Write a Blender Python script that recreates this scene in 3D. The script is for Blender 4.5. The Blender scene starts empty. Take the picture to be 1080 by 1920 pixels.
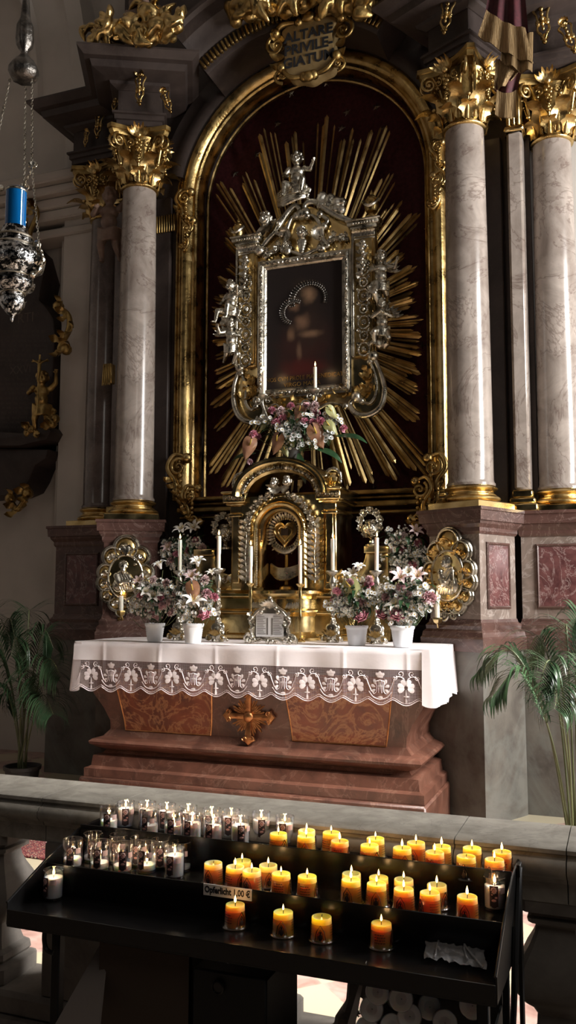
import bpy, bmesh, math, random
from math import sin, cos, pi, radians as R_, sqrt, atan2, hypot
from mathutils import Vector as V, Matrix as MX, noise
random.seed(7)
S = bpy.context.scene; COL = S.collection

# ------------------------------------------------------------------ camera, world, lights, exposure
CP = V((2.713, -7.191, 1.6)); YAW, PIT, ROL, FPX = .363, .098, .002, 1626.0
_F = V((-sin(YAW)*cos(PIT), cos(YAW)*cos(PIT), sin(PIT))); _R0 = V((cos(YAW), sin(YAW), 0)); _U0 = _R0.cross(_F)
_R = _R0*cos(ROL) + _U0*sin(ROL); _U = -_R0*sin(ROL) + _U0*cos(ROL)
cam = bpy.data.objects.new('camera', bpy.data.cameras.new('camera')); COL.objects.link(cam)
cam.matrix_world = MX(((_R.x, _U.x, -_F.x, CP.x), (_R.y, _U.y, -_F.y, CP.y), (_R.z, _U.z, -_F.z, CP.z), (0, 0, 0, 1)))
cam.data.sensor_fit = 'VERTICAL'; cam.data.sensor_height = 36; cam.data.lens = FPX/1920*36
cam.data.clip_start = .02; cam.data.clip_end = 60
S.camera = cam
S.view_settings.view_transform = 'Standard'; S.view_settings.look = 'None'; S.view_settings.gamma = 1
S.view_settings.use_curve_mapping = False; S.view_settings.exposure = 0.0
W = bpy.data.worlds.new('world'); S.world = W; W.use_nodes = True
W.node_tree.nodes['Background'].inputs[0].default_value = (.80, .84, 1, 1)
W.node_tree.nodes['Background'].inputs[1].default_value = .012

def area(name, loc, target, sx, sy, power, col=(1, 1, 1), spread=180):
    l = bpy.data.lights.new(name, 'AREA'); l.shape = 'RECTANGLE'; l.size = sx; l.size_y = sy; l.energy = power; l.color = col
    l.spread = R_(spread)
    o = bpy.data.objects.new(name, l); COL.objects.link(o); o.location = loc
    o.rotation_euler = (V(target) - V(loc)).to_track_quat('-Z', 'Y').to_euler(); return o
area('window_daylight', (6.6, -1.8, 4.0), (0, -.9, 1.8), 1.6, 4.2, 820, (1, .985, .96))
area('sunbeam_window', (5.2, -3.2, 6.6), (.6, -2.7, 0), 1.8, 2.2, 130, (1, .95, .90), 36)
area('nave_fill_right', (5.2, -8.6, 6.0), (-.5, 0, 3.4), 1.2, 3.0, 34, (1, .93, .84))  # added fill light behind the camera, so the gilding has something to reflect
area('nave_fill_left', (-5.5, -7.5, 6.5), (0, 0, 3.0), 1.2, 3.0, 12, (1, .90, .80))  # added weak fill from the left, for glints on the gilding

def ray(px, py): return _F + _R*((px-540)/FPX) - _U*((py-960)/FPX)
def at(px, py, Y):
    d = ray(px, py); return CP + d*((Y-CP.y)/d.y)
def atz(px, py, Z):
    d = ray(px, py); return CP + d*((Z-CP.z)/d.z)
def atw(px, py, P, N):
    d = ray(px, py); N = V(N); return CP + d*((V(P)-CP).dot(N)/d.dot(N))

# ------------------------------------------------------------------ mesh builder
def T(x=0, y=0, z=0): return MX.Translation((x, y, z))
def RZ(a): return MX.Rotation(a, 4, 'Z')
def RX(a): return MX.Rotation(a, 4, 'X')
def RY(a): return MX.Rotation(a, 4, 'Y')
def SC(x, y=None, z=None):
    if y is None: y = z = x
    return MX.Diagonal((x, y, z, 1))
def basis(o, x, y, z):
    x, y, z = V(x), V(y), V(z)
    return MX(((x.x, y.x, z.x, o[0]), (x.y, y.y, z.y, o[1]), (x.z, y.z, z.z, o[2]), (0, 0, 0, 1)))
class MB:
    def __init__(s): s.v = []; s.f = []; s.m = MX.Identity(4)
    def add(s, vs, fs, M=None):
        n = len(s.v); M = s.m if M is None else s.m @ M
        s.v += [M @ V(p) for p in vs]; s.f += [tuple(i+n for i in f) for f in fs]; return s
    def box(s, x0, x1, y0, y1, z0, z1, M=None, b=0):
        if b > 0:
            b = min(b, (x1-x0)*.45, (y1-y0)*.45, (z1-z0)*.45)
            o = [(x0+b, y0), (x1-b, y0), (x1, y0+b), (x1, y1-b), (x1-b, y1), (x0+b, y1), (x0, y1-b), (x0, y0+b)]
            i = [(x0+b, y0+b), (x1-b, y0+b), (x1-b, y0+b), (x1-b, y1-b), (x1-b, y1-b), (x0+b, y1-b), (x0+b, y1-b), (x0+b, y0+b)]
            vs = [(x, y, z0) for x, y in i] + [(x, y, z0+b) for x, y in o] + [(x, y, z1-b) for x, y in o] + [(x, y, z1) for x, y in i]
            fs = [(k*8+j, k*8+(j+1) % 8, k*8+8+(j+1) % 8, k*8+8+j) for k in range(3) for j in range(8)]
            fs += [tuple(range(7, -1, -1)), tuple(range(24, 32))]
            return s.add(vs, fs, M)
        return s.add([(x0, y0, z0), (x1, y0, z0), (x1, y1, z0), (x0, y1, z0), (x0, y0, z1), (x1, y0, z1), (x1, y1, z1), (x0, y1, z1)],
                     [(0, 3, 2, 1), (4, 5, 6, 7), (0, 1, 5, 4), (1, 2, 6, 5), (2, 3, 7, 6), (3, 0, 4, 7)], M)
    def lathe(s, prof, n=32, M=None, shape=None):          # prof [(r,z)]; shape(angle)->factor
        vs = []; m = len(prof)
        for j in range(n):
            a = 2*pi*j/n; k = shape(a) if shape else 1
            vs += [(r*k*cos(a), r*k*sin(a), z) for r, z in prof]
        fs = [(j*m+i, ((j+1) % n)*m+i, ((j+1) % n)*m+i+1, j*m+i+1) for j in range(n) for i in range(m-1)]
        if prof[0][0] > 1e-6: fs.append(tuple(j*m for j in range(n-1, -1, -1)))
        if prof[-1][0] > 1e-6: fs.append(tuple(j*m+m-1 for j in range(n)))
        return s.add(vs, fs, M)
    def sq(s, prof, hx, hy, M=None):                        # square-plan stack: prof [(offset,z)] on half sizes hx,hy
        vs = []
        for o, z in prof: vs += [(-hx-o, -hy-o, z), (hx+o, -hy-o, z), (hx+o, hy+o, z), (-hx-o, hy+o, z)]
        m = len(prof)
        fs = [(i*4+j, i*4+(j+1) % 4, i*4+4+(j+1) % 4, i*4+4+j) for i in range(m-1) for j in range(4)]
        fs += [(3, 2, 1, 0), (m*4-4, m*4-3, m*4-2, m*4-1)]
        return s.add(vs, fs, M)
    def tube(s, pts, rad, n=8, M=None, flat=1.0):
        pts = [V(p) for p in pts]
        if not hasattr(rad, '__len__'): rad = [rad]*len(pts)
        vs = []; up = None
        for i, p in enumerate(pts):
            t = (pts[min(i+1, len(pts)-1)] - pts[max(i-1, 0)])
            t = t.normalized() if t.length > 1e-9 else V((0, 0, 1))
            if up is None: up = t.orthogonal().normalized()
            up = (up - t*up.dot(t)); up = up.normalized() if up.length > 1e-6 else t.orthogonal().normalized()
            w = t.cross(up)
            for j in range(n):
                a = 2*pi*j/n; vs.append(p + up*(cos(a)*rad[i]) + w*(sin(a)*rad[i]*flat))
        m = len(pts)
        fs = [(i*n+j, i*n+(j+1) % n, (i+1)*n+(j+1) % n, (i+1)*n+j) for i in range(m-1) for j in range(n)]
        fs += [tuple(range(n-1, -1, -1)), tuple(range((m-1)*n, m*n))]
        return s.add(vs, fs, M)
    def ball(s, c, r, n=10, M=None):
        if not hasattr(r, '__len__'): r = (r, r, r)
        h = max(4, n//2+1); pr = [(sin(pi*i/h), -cos(pi*i/h)) for i in range(h+1)]; pr[0] = (0, -1); pr[-1] = (0, 1)
        MM = T(*c) @ SC(*r); return s.lathe(pr, n, MM if M is None else M @ MM)
    def cap(s, a, b, ra, rb, n=10, M=None):                 # tapered limb
        a, b = V(a), V(b); s.tube([a, a.lerp(b, .5), b], [ra, (ra+rb)/2, rb], n, M); s.ball(a, ra, n, M); return s.ball(b, rb, n, M)
    def prism(s, out, d0, d1, M=None, b=0):                 # outline in xz, front at y=d0 (smaller), back y=d1, bevel b at the front
        n = len(out); vs = []
        A = sum(out[i][0]*out[(i+1) % n][1]-out[(i+1) % n][0]*out[i][1] for i in range(n))
        if A < 0: out = out[::-1]
        def inset(k):
            r = []
            for i in range(n):
                p, q, t = V(out[i-1]), V(out[i]), V(out[(i+1) % n]); e1 = (q-p); e2 = (t-q)
                n1 = V((-e1.y, e1.x)); n2 = V((-e2.y, e2.x)); n1.normalize(); n2.normalize(); m = n1+n2
                m = m/max(.6, m.length_squared/2) if m.length > 1e-6 else n1
                r.append((q.x+m.x*k, q.y+m.y*k))
            return r
        L = [(out, d1)]
        if b > 0: L += [(out, d0+b), (inset(b*.3), d0+b*.3), (inset(b), d0)]
        else: L += [(out, d0)]
        for o, d in L: vs += [(x, d, z) for x, z in o]
        m = len(L)
        fs = [(i*n+j, i*n+(j+1) % n, (i+1)*n+(j+1) % n, (i+1)*n+j) for i in range(m-1) for j in range(n)]
        fs += [tuple(range(n))[::-1], tuple(range((m-1)*n, m*n))]
        return s.add(vs, fs, M)
    def sweep(s, path, prof, closed=False, M=None):         # path [(x,z)] in an xz plane, prof [(offset outward, y)]
        n = len(path); vs = []; m = len(prof)
        for i in range(n):
            p = V(path[i]); a = V(path[i-1]) if (i > 0 or closed) else None; c = V(path[(i+1) % n]) if (i < n-1 or closed) else None
            e1 = (p-a).normalized() if a is not None else (c-p).normalized(); e2 = (c-p).normalized() if c is not None else e1
            n1 = V((-e1.y, e1.x)); n2 = V((-e2.y, e2.x)); w = (n1+n2); w = w/max(.3, w.length_squared/2)
            vs += [(p.x+w.x*o, y, p.y+w.y*o) for o, y in prof]
        fs = [(i*m+j, ((i+1) % n)*m+j, ((i+1) % n)*m+(j+1) % m, i*m+(j+1) % m) for i in range(n if closed else n-1) for j in range(m)]
        if not closed: fs += [tuple(range(m)), tuple(range((n-1)*m, n*m))[::-1]]
        return s.add(vs, fs, M)
    def grid(s, fn, nu, nv, M=None, thick=0):
        vs = [fn(u/nu, v/nv) for u in range(nu+1) for v in range(nv+1)]
        fs = [(u*(nv+1)+v, (u+1)*(nv+1)+v, (u+1)*(nv+1)+v+1, u*(nv+1)+v+1) for u in range(nu) for v in range(nv)]
        return s.add(vs, fs, M)
    def scroll(s, c, r, turns=1.6, th=.2, ph=0, flip=1, ux=(1, 0, 0), uz=(0, 0, 1), n=8, r1=.12):  # spiral in plane ux,uz ; ends in centre eye
        c, ux, uz = V(c), V(ux), V(uz); N = int(14*turns)+2; pts = []; rd = []
        for i in range(N+1):
            t = i/N; a = ph + flip*2*pi*turns*t; q = r*(1-t*(1-r1)); pts.append(c + ux*(q*cos(a)) + uz*(q*sin(a))); rd.append(r*th*(1-.45*t))
        s.tube(pts, rd, n); s.ball(c, r*.2, 8); return s
    def cscroll(s, pts, r, n=8, eye=1.9):                   # C/S scroll along points with eyes at the ends
        P = smooth_path(pts, 6); k = len(P)-1
        s.tube(P, [r*(.55+.45*sin(pi*i/k)) for i in range(k+1)], n); s.ball(P[0], r*eye, 8); s.ball(P[-1], r*eye, 8); return s
    def leaf(s, base, d, nrm, L, Wd, curl=.3, lobes=0, seg=8, fold=.15):
        base, d, nrm = V(base), V(d).normalized(), V(nrm); nrm = (nrm - d*nrm.dot(d)).normalized(); w = d.cross(nrm)
        def fn(u, v):
            t = u; h = (v-.5)*2
            ww = Wd*.5*(sin(pi*min(1, t*.93+.05))**.75)*(1 + (lobes and .28*sin(lobes*pi*2*t)))
            a = curl*t*t*2
            p = base + d*(L*t*cos(a*.6)) + nrm*(L*t*sin(a)*.7*t) + w*(h*ww) + nrm*(fold*abs(h)*ww)
            return p
        return s.grid(fn, seg, 4)
    def build(s, name, mat, parent=None, local=False, ang=38, origin=None, sub=0):
        me = bpy.data.meshes.new(name); o = bpy.data.objects.new(name, me); COL.objects.link(o)
        vs = s.v
        if parent is not None:
            o.parent = parent
            if not local:
                inv = wm(parent).inverted(); vs = [inv @ p for p in vs]
        elif origin is not None:
            o.location = origin; og = V(origin); vs = [p-og for p in vs]
        me.from_pydata([tuple(p) for p in vs], [], s.f); me.validate()
        bm = bmesh.new(); bm.from_mesh(me); bmesh.ops.recalc_face_normals(bm, faces=bm.faces); bm.to_mesh(me); bm.free()
        me.polygons.foreach_set('use_smooth', [True]*len(me.polygons)); me.set_sharp_from_angle(angle=R_(ang))
        if mat: me.materials.append(M_[mat] if isinstance(mat, str) else mat)
        if sub:
            md = o.modifiers.new('s', 'SUBSURF'); md.levels = md.render_levels = sub; bake(o)
        return o
    def remesh(s, name, mat, parent=None, vox=.006, local=False, origin=None, smooth=2):
        o = s.build(name, mat, parent, local, origin=origin)
        md = o.modifiers.new('r', 'REMESH'); md.mode = 'VOXEL'; md.voxel_size = vox; md.use_smooth_shade = True
        if smooth:
            m2 = o.modifiers.new('s', 'SMOOTH'); m2.iterations = smooth; m2.factor = .5
        bake(o); return o
def bake(o):
    dg = bpy.context.evaluated_depsgraph_get(); me = bpy.data.meshes.new_from_object(o.evaluated_get(dg)); old = o.data
    mats = list(old.materials)
    o.modifiers.clear(); o.data = me
    if not me.materials:
        for m in mats: me.materials.append(m)
    me.polygons.foreach_set('use_smooth', [True]*len(me.polygons)); bpy.data.meshes.remove(old)
def smooth_path(pts, k=5):
    pts = [V(p) for p in pts]; out = []
    for i in range(len(pts)-1):
        a, b, c, d = pts[max(i-1, 0)], pts[i], pts[i+1], pts[min(i+2, len(pts)-1)]
        for j in range(k):
            t = j/k; out.append(.5*((2*b)+(c-a)*t+(2*a-5*b+4*c-d)*t*t+(3*b-a-3*c+d)*t**3))
    out.append(pts[-1]); return out
def smooth2(pts, k=5): return [(p.x, p.y) for p in smooth_path([(x, y, 0) for x, y in pts], k)]
def wm(o):
    m = MX.LocRotScale(o.location, o.rotation_euler, o.scale)
    return wm(o.parent) @ m if o.parent else m
def tag(o, label=None, cat=None, group=None, kind=None):
    if label: o['label'] = label
    if cat: o['category'] = cat
    if group: o['group'] = group
    if kind: o['kind'] = kind
    elif cat: o['kind'] = 'thing'
    return o
def thing(name, label, cat, loc=(0, 0, 0), rz=0, group=None, sc=1):
    o = bpy.data.objects.new(name, None); COL.objects.link(o); o.location = loc; o.rotation_euler = (0, 0, rz); o.scale = (sc, sc, sc)
    o.empty_display_size = .05; return tag(o, label, cat, group)
KIDS = {}
def copy_tree(o, parent=None, loc=None, rz=None, label=None, sc=None, group=None):
    c = o.copy(); COL.objects.link(c); c.parent = parent
    for ch in [x for x in COL.objects if x.parent == o]: copy_tree(ch, c)
    if loc is not None: c.location = loc
    if rz is not None: c.rotation_euler = (0, 0, rz)
    if sc is not None: c.scale = sc if hasattr(sc, '__len__') else (sc, sc, sc)
    if label: c['label'] = label
    if group: c['group'] = group
    return c
def shared(name, me, parent, loc=(0, 0, 0), rot=(0, 0, 0), sc=1):
    o = bpy.data.objects.new(name, me); COL.objects.link(o); o.parent = parent; o.location = loc; o.rotation_euler = rot
    o.scale = sc if hasattr(sc, '__len__') else (sc, sc, sc); return o
def proto(mb, name, mat, rem=0, ang=50):
    o = mb.remesh(name, mat, vox=rem) if rem else mb.build(name, mat, ang=ang)
    me = o.data; bpy.data.objects.remove(o); return me
def textmb(mb, s, size, M, ext=.002, align='CENTER', sx=1, bold=0, space=1, line=1):
    c = bpy.data.curves.new('t', 'FONT'); c.body = s; c.size = size; c.extrude = ext; c.align_x = align; c.offset = bold
    c.space_character = space; c.space_line = line; c.resolution_u = 2
    o = bpy.data.objects.new('t', c); COL.objects.link(o); bpy.context.view_layer.update()
    me = bpy.data.meshes.new_from_object(o.evaluated_get(bpy.context.evaluated_depsgraph_get()))
    mb.add([(v.co.x*sx, v.co.y, v.co.z) for v in me.vertices], [tuple(p.vertices) for p in me.polygons], M)
    bpy.data.objects.remove(o); bpy.data.curves.remove(c); bpy.data.meshes.remove(me)

# ------------------------------------------------------------------ materials
M_ = {}
def mat(name): 
    m = bpy.data.materials.new(name); m.use_nodes = True; M_[name] = m; nt = m.node_tree
    return m, nt, nt.nodes['Principled BSDF']
def nd(nt, t, **k):
    n = nt.nodes.new(t)
    for a, b in k.items():
        if a in n.inputs.keys(): n.inputs[a].default_value = b
        else: setattr(n, a, b)
    return n
def ramp(nt, fac, stops, interp='LINEAR'):
    r = nt.nodes.new('ShaderNodeValToRGB'); r.color_ramp.interpolation = interp; e = r.color_ramp.elements
    while len(e) > 1: e.remove(e[-1])
    e[0].position = stops[0][0]; e[0].color = (*stops[0][1], 1)
    for p, c in stops[1:]: x = e.new(p); x.color = (*c, 1)
    nt.links.new(fac, r.inputs[0]); return r
def coord(nt, sc=(1, 1, 1)):
    tc = nt.nodes.new('ShaderNodeTexCoord'); mp = nt.nodes.new('ShaderNodeMapping'); mp.inputs['Scale'].default_value = sc
    nt.links.new(tc.outputs['Object'], mp.inputs[0]); return mp.outputs[0]
def noisy(name, stops, scale=4, rough=.4, metal=0, bump=.1, bscale=30, detail=6, dist=0, rrange=None, sc=(1, 1, 1), spec=.5, vor=0, bdist=.01):
    m, nt, b = mat(name); co = coord(nt, sc)
    n = nd(nt, 'ShaderNodeTexNoise', Scale=scale, Detail=detail, Distortion=dist); nt.links.new(co, n.inputs['Vector'])
    r = ramp(nt, n.outputs[0], stops); nt.links.new(r.outputs[0], b.inputs['Base Color'])
    b.inputs['Metallic'].default_value = metal; b.inputs['Roughness'].default_value = rough; b.inputs['Specular IOR Level'].default_value = spec
    if rrange:
        mr = nd(nt, 'ShaderNodeMapRange'); nt.links.new(n.outputs[0], mr.inputs[0]); mr.inputs[1].default_value = .3; mr.inputs[2].default_value = .7
        mr.inputs[3].default_value, mr.inputs[4].default_value = rrange; nt.links.new(mr.outputs[0], b.inputs['Roughness'])
    if bump:
        if vor: t = nd(nt, 'ShaderNodeTexVoronoi', Scale=bscale); out = t.outputs[0]
        else: t = nd(nt, 'ShaderNodeTexNoise', Scale=bscale, Detail=3); out = t.outputs[0]
        nt.links.new(co, t.inputs['Vector'])
        bp = nd(nt, 'ShaderNodeBump', Strength=bump, Distance=bdist); nt.links.new(out, bp.inputs['Height']); nt.links.new(bp.outputs[0], b.inputs['Normal'])
    return m
def marble(name, base, dark, vein, rough=.15, sc=2.2, vscale=1.6, vw=.025, dist=2.5, spec=.5, veinamt=.7, wear=None):
    m, nt, b = mat(name); co = coord(nt)
    n = nd(nt, 'ShaderNodeTexNoise', Scale=sc, Detail=9, Roughness=.62, Distortion=.6); nt.links.new(co, n.inputs['Vector'])
    r = ramp(nt, n.outputs[0], [(.3, dark), (.52, base), (.72, tuple(min(1, c*1.35) for c in base))])
    n2 = nd(nt, 'ShaderNodeTexNoise', Scale=vscale, Detail=7, Roughness=.6, Distortion=dist); nt.links.new(co, n2.inputs['Vector'])
    v = ramp(nt, n2.outputs[0], [(.5-vw, (0, 0, 0)), (.5, (1, 1, 1)), (.5+vw, (0, 0, 0))])
    mu = nd(nt, 'ShaderNodeMath', operation='MULTIPLY'); nt.links.new(v.outputs[0], mu.inputs[0]); mu.inputs[1].default_value = veinamt
    mx = nd(nt, 'ShaderNodeMix', data_type='RGBA'); nt.links.new(mu.outputs[0], mx.inputs[0]); nt.links.new(r.outputs[0], mx.inputs[6]); mx.inputs[7].default_value = (*vein, 1)
    nt.links.new(mx.outputs[2], b.inputs['Base Color']); b.inputs['Roughness'].default_value = rough; b.inputs['Specular IOR Level'].default_value = spec
    bp = nd(nt, 'ShaderNodeBump', Strength=.06, Distance=.01); nt.links.new(n.outputs[0], bp.inputs['Height']); nt.links.new(bp.outputs[0], b.inputs['Normal'])
    return m
def plain(name, c, rough=.5, metal=0, **k):
    m, nt, b = mat(name); b.inputs['Base Color'].default_value = (*c, 1); b.inputs['Roughness'].default_value = rough; b.inputs['Metallic'].default_value = metal
    for a, v in k.items(): b.inputs[a.replace('_', ' ')].default_value = v
    return m
noisy('gold', [(.3, (.26, .165, .065)), (.5, (.52, .36, .14)), (.7, (.70, .51, .24))], 9, metal=1, rrange=(.22, .42), bump=.25, bscale=45)
noisy('ray_gold', [(.3, (.34, .22, .09)), (.5, (.60, .42, .17)), (.7, (.74, .54, .25))], 9, metal=.8, rrange=(.26, .42), bump=.15, bscale=45)
noisy('gold_relief', [(.3, (.26, .15, .05)), (.5, (.58, .38, .13)), (.7, (.78, .56, .25))], 14, metal=1, rrange=(.2, .4), bump=.9, bscale=38, vor=1, bdist=.012)
noisy('tablet_gold', [(.3, (.22, .145, .06)), (.7, (.34, .235, .105))], 9, metal=.25, rough=.45, bump=.1, bscale=45)
noisy('old_gold', [(.3, (.16, .10, .04)), (.55, (.42, .28, .10)), (.75, (.6, .42, .17))], 8, metal=1, rrange=(.3, .5), bump=.4, bscale=30)
noisy('brass', [(.3, (.45, .31, .12)), (.5, (.72, .54, .25)), (.7, (.82, .64, .34))], 7, metal=1, rrange=(.12, .26), bump=.08, bscale=20)
noisy('silver', [(.3, (.26, .23, .18)), (.5, (.50, .46, .38)), (.7, (.70, .66, .58))], 12, metal=1, rrange=(.22, .4), bump=.3, bscale=50)
noisy('silver_relief', [(.3, (.24, .21, .17)), (.5, (.50, .46, .38)), (.7, (.70, .66, .58))], 14, metal=1, rrange=(.18, .34), bump=1, bscale=42, vor=1, bdist=.012)
noisy('pierced_silver', [(.45, (.02, .02, .02)), (.50, (.42, .41, .40)), (.7, (.66, .65, .64))], 34, metal=1, rrange=(.16, .3), bump=.8, bscale=60, detail=2)
noisy('bronze', [(.3, (.30, .12, .05)), (.6, (.58, .27, .11))], 14, metal=1, rough=.36, bump=.3, bscale=60)
marble('column_marble', (.27, .228, .198), (.16, .125, .105), (.09, .055, .045), rough=.21, sc=3.2, vscale=1.1, vw=.012, dist=1.6, veinamt=.55)
marble('shaded_column_marble', (.13, .105, .095), (.07, .05, .045), (.22, .17, .15), rough=.18, sc=3, vw=.012, veinamt=.4)  # darker copy of the column marble, shade put into the colour
marble('dark_marble', (.045, .033, .029), (.024, .017, .015), (.08, .06, .05), rough=.45, sc=2.2, vw=.01, veinamt=.35, spec=.25)
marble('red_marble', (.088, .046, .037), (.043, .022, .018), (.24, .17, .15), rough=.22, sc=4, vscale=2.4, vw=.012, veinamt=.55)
marble('panel_marble', (.12, .05, .047), (.055, .02, .02), (.36, .27, .25), rough=.12, sc=9, vscale=3.2, vw=.02, veinamt=.6)
marble('lit_red_marble', (.19, .145, .12), (.11, .078, .062), (.5, .44, .4), rough=.3, sc=5, vw=.02, veinamt=.4)  # lighter copy of the pedestal marble, daylight put into the colour
marble('base_stone', (.105, .092, .076), (.046, .036, .030), (.17, .175, .155), rough=.55, sc=2.8, vscale=1.0, vw=.07, dist=1.2, veinamt=.4)
marble('altar_marble', (.125, .052, .034), (.055, .023, .016), (.30, .17, .12), rough=.3, sc=5, vscale=1.6, vw=.02, veinamt=.35)
marble('altar_inlay', (.20, .050, .022), (.085, .024, .014), (.44, .19, .08), rough=.24, sc=3.4, vscale=3.2, vw=.06, dist=3.2, veinamt=.8)
marble('rail_stone', (.26, .24, .205), (.16, .145, .12), (.12, .11, .10), rough=.55, sc=14, vscale=2.4, vw=.01, veinamt=.5)
marble('pier_stone', (.16, .14, .12), (.10, .087, .075), (.12, .1, .09), rough=.8, sc=8, vw=.01, veinamt=.2)
noisy('plaster', [(.3, (.40, .355, .315)), (.7, (.46, .41, .365))], 2.5, rough=.9, bump=.05, bscale=60)
noisy('grey_plaster', [(.3, (.44, .40, .36)), (.7, (.50, .455, .41))], 3, rough=.85, bump=.05, bscale=60)
noisy('red_damask', [(.35, (.032, .006, .007)), (.65, (.060, .011, .013))], 30, rough=.75, bump=.1, bscale=80, spec=.2)
noisy('crimson_cloth', [(.3, (.04, .006, .009)), (.7, (.075, .011, .016))], 30, rough=.7, bump=.15, bscale=120)
noisy('gold_fringe', [(.35, (.20, .12, .05)), (.65, (.48, .33, .17))], 8, rough=.42, metal=.6, bump=.8, bscale=6, sc=(26, 26, .3), bdist=.02)
noisy('linen', [(.3, (.80, .74, .75)), (.7, (.86, .81, .82))], 6, rough=.85, bump=.12, bscale=9, bdist=.02)
plain('lace_thread', (.86, .77, .77), .9)
plain('white_ceramic', (.78, .80, .82), .28)
noisy('taper_wax', [(.3, (.82, .76, .62)), (.7, (.88, .83, .70))], 10, rough=.45, bump=.05)
M_['taper_wax'].node_tree.nodes['Principled BSDF'].inputs['Subsurface Weight'].default_value = .3
noisy('tarnished_silver', [(.3, (.06, .055, .05)), (.7, (.22, .2, .18))], 14, metal=1, rough=.4, bump=.6, bscale=40)
plain('wick', (.02, .015, .01), .9)
plain('black_steel', (.006, .0055, .0055), .24, Specular_IOR_Level=.35)
plain('black_paint', (.006, .0055, .005), .5, Specular_IOR_Level=.3)
plain('card', (.05, .032, .02), .8)
plain('card_edge', (.20, .17, .15), .8)
plain('paper', (.72, .70, .68), .7)
plain('ink', (.01, .01, .012), .7)
plain('dark_print', (.05, .022, .012), .7)
plain('faded_lettering', (.075, .055, .042), .7)
plain('clay_pot', (.035, .03, .028), .5)
noisy('terracotta_dark', [(.3, (.05, .035, .03)), (.7, (.08, .055, .045))], 10, rough=.7)
noisy('skin_paint', [(.3, (.14, .085, .06)), (.7, (.2, .13, .1))], 12, rough=.45)
for nm, c in (('petal_pink', (.72, .30, .38)), ('petal_pale', (.78, .50, .53)), ('petal_white', (.90, .90, .88)), ('petal_lily', (.80, .76, .70)), ('petal_blush', (.74, .56, .55))):
    m = noisy(nm, [(.3, tuple(x*.78 for x in c)), (.7, c)], 60, rough=.6, bump=.15, bscale=120)
    m.node_tree.nodes['Principled BSDF'].inputs['Subsurface Weight'].default_value = .12; m.node_tree.nodes['Principled BSDF'].inputs['Subsurface Radius'].default_value = (.02, .01, .01)
noisy('spathe', [(.3, (.20, .11, .055)), (.7, (.33, .16, .10))], 16, rough=.25, bump=.1)
noisy('spathe_green', [(.3, (.26, .28, .10)), (.7, (.42, .40, .20))], 16, rough=.3, bump=.1)
noisy('leaf_dark', [(.3, (.012, .035, .014)), (.7, (.03, .075, .03))], 9, rough=.3, bump=.1)
noisy('leaf_fern', [(.3, (.03, .07, .03)), (.7, (.06, .12, .05))], 9, rough=.45)
noisy('palm_leaf', [(.3, (.022, .050, .022)), (.7, (.05, .095, .042))], 6, rough=.3, bump=.05)
noisy('palm_stem', [(.3, (.07, .08, .03)), (.7, (.12, .13, .05))], 6, rough=.5)
plain('stamen', (.5, .34, .05), .6)
# flame: emits
m, nt, b = mat('flame'); b.inputs['Base Color'].default_value = (0, 0, 0, 1); b.inputs['Emission Color'].default_value = (1, .62, .22, 1); b.inputs['Emission Strength'].default_value = 9
m, nt, b = mat('small_flame'); b.inputs['Base Color'].default_value = (0, 0, 0, 1); b.inputs['Emission Color'].default_value = (1, .45, .12, 1); b.inputs['Emission Strength'].default_value = 3
for nm, c, r in (('wax_orange', (1, .47, .13), (1, .42, .10)), ('wax_yellow', (1, .60, .13), (1, .50, .11)), ('wax_amber', (1, .56, .24), (1, .48, .18)), ('wax_white', (.86, .83, .80), (1, .7, .5))):
    m, nt, b = mat(nm); b.inputs['Base Color'].default_value = (*c, 1); b.inputs['Roughness'].default_value = .4
    b.inputs['Subsurface Weight'].default_value = 1; b.inputs['Subsurface Radius'].default_value = r; b.inputs['Subsurface Scale'].default_value = .015 if nm == 'wax_white' else .055
def glassy(name, tint=(1, 1, 1), refl=.9, rough=.03, mixlo=.04):
    m, nt, b = mat(name); nt.nodes.remove(b); out = nt.nodes['Material Output']
    tr = nd(nt, 'ShaderNodeBsdfTransparent'); tr.inputs[0].default_value = (*tint, 1); gl = nd(nt, 'ShaderNodeBsdfGlossy', Roughness=rough)
    lw = nd(nt, 'ShaderNodeLayerWeight', Blend=.25); mr = nd(nt, 'ShaderNodeMapRange'); nt.links.new(lw.outputs[1], mr.inputs[0]); mr.inputs[3].default_value = mixlo; mr.inputs[4].default_value = refl
    mx = nd(nt, 'ShaderNodeMixShader'); nt.links.new(mr.outputs[0], mx.inputs[0]); nt.links.new(tr.outputs[0], mx.inputs[1]); nt.links.new(gl.outputs[0], mx.inputs[2]); nt.links.new(mx.outputs[0], out.inputs[0])
glassy('clear_glass', (.97, .97, .98), 1, .05, .07); glassy('clear_plastic', (.9, .85, .8), .6, .2, .05)
m, nt, b = mat('blue_glass'); b.inputs['Base Color'].default_value = (.004, .16, .48, 1); b.inputs['Roughness'].default_value = .06; b.inputs['Transmission Weight'].default_value = .35; b.inputs['Coat Weight'].default_value = .6
m, nt, b = mat('film'); b.inputs['Base Color'].default_value = (.35, .34, .34, 1); b.inputs['Roughness'].default_value = .25; b.inputs['Alpha'].default_value = .55; b.inputs['Coat Weight'].default_value = 1
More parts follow.
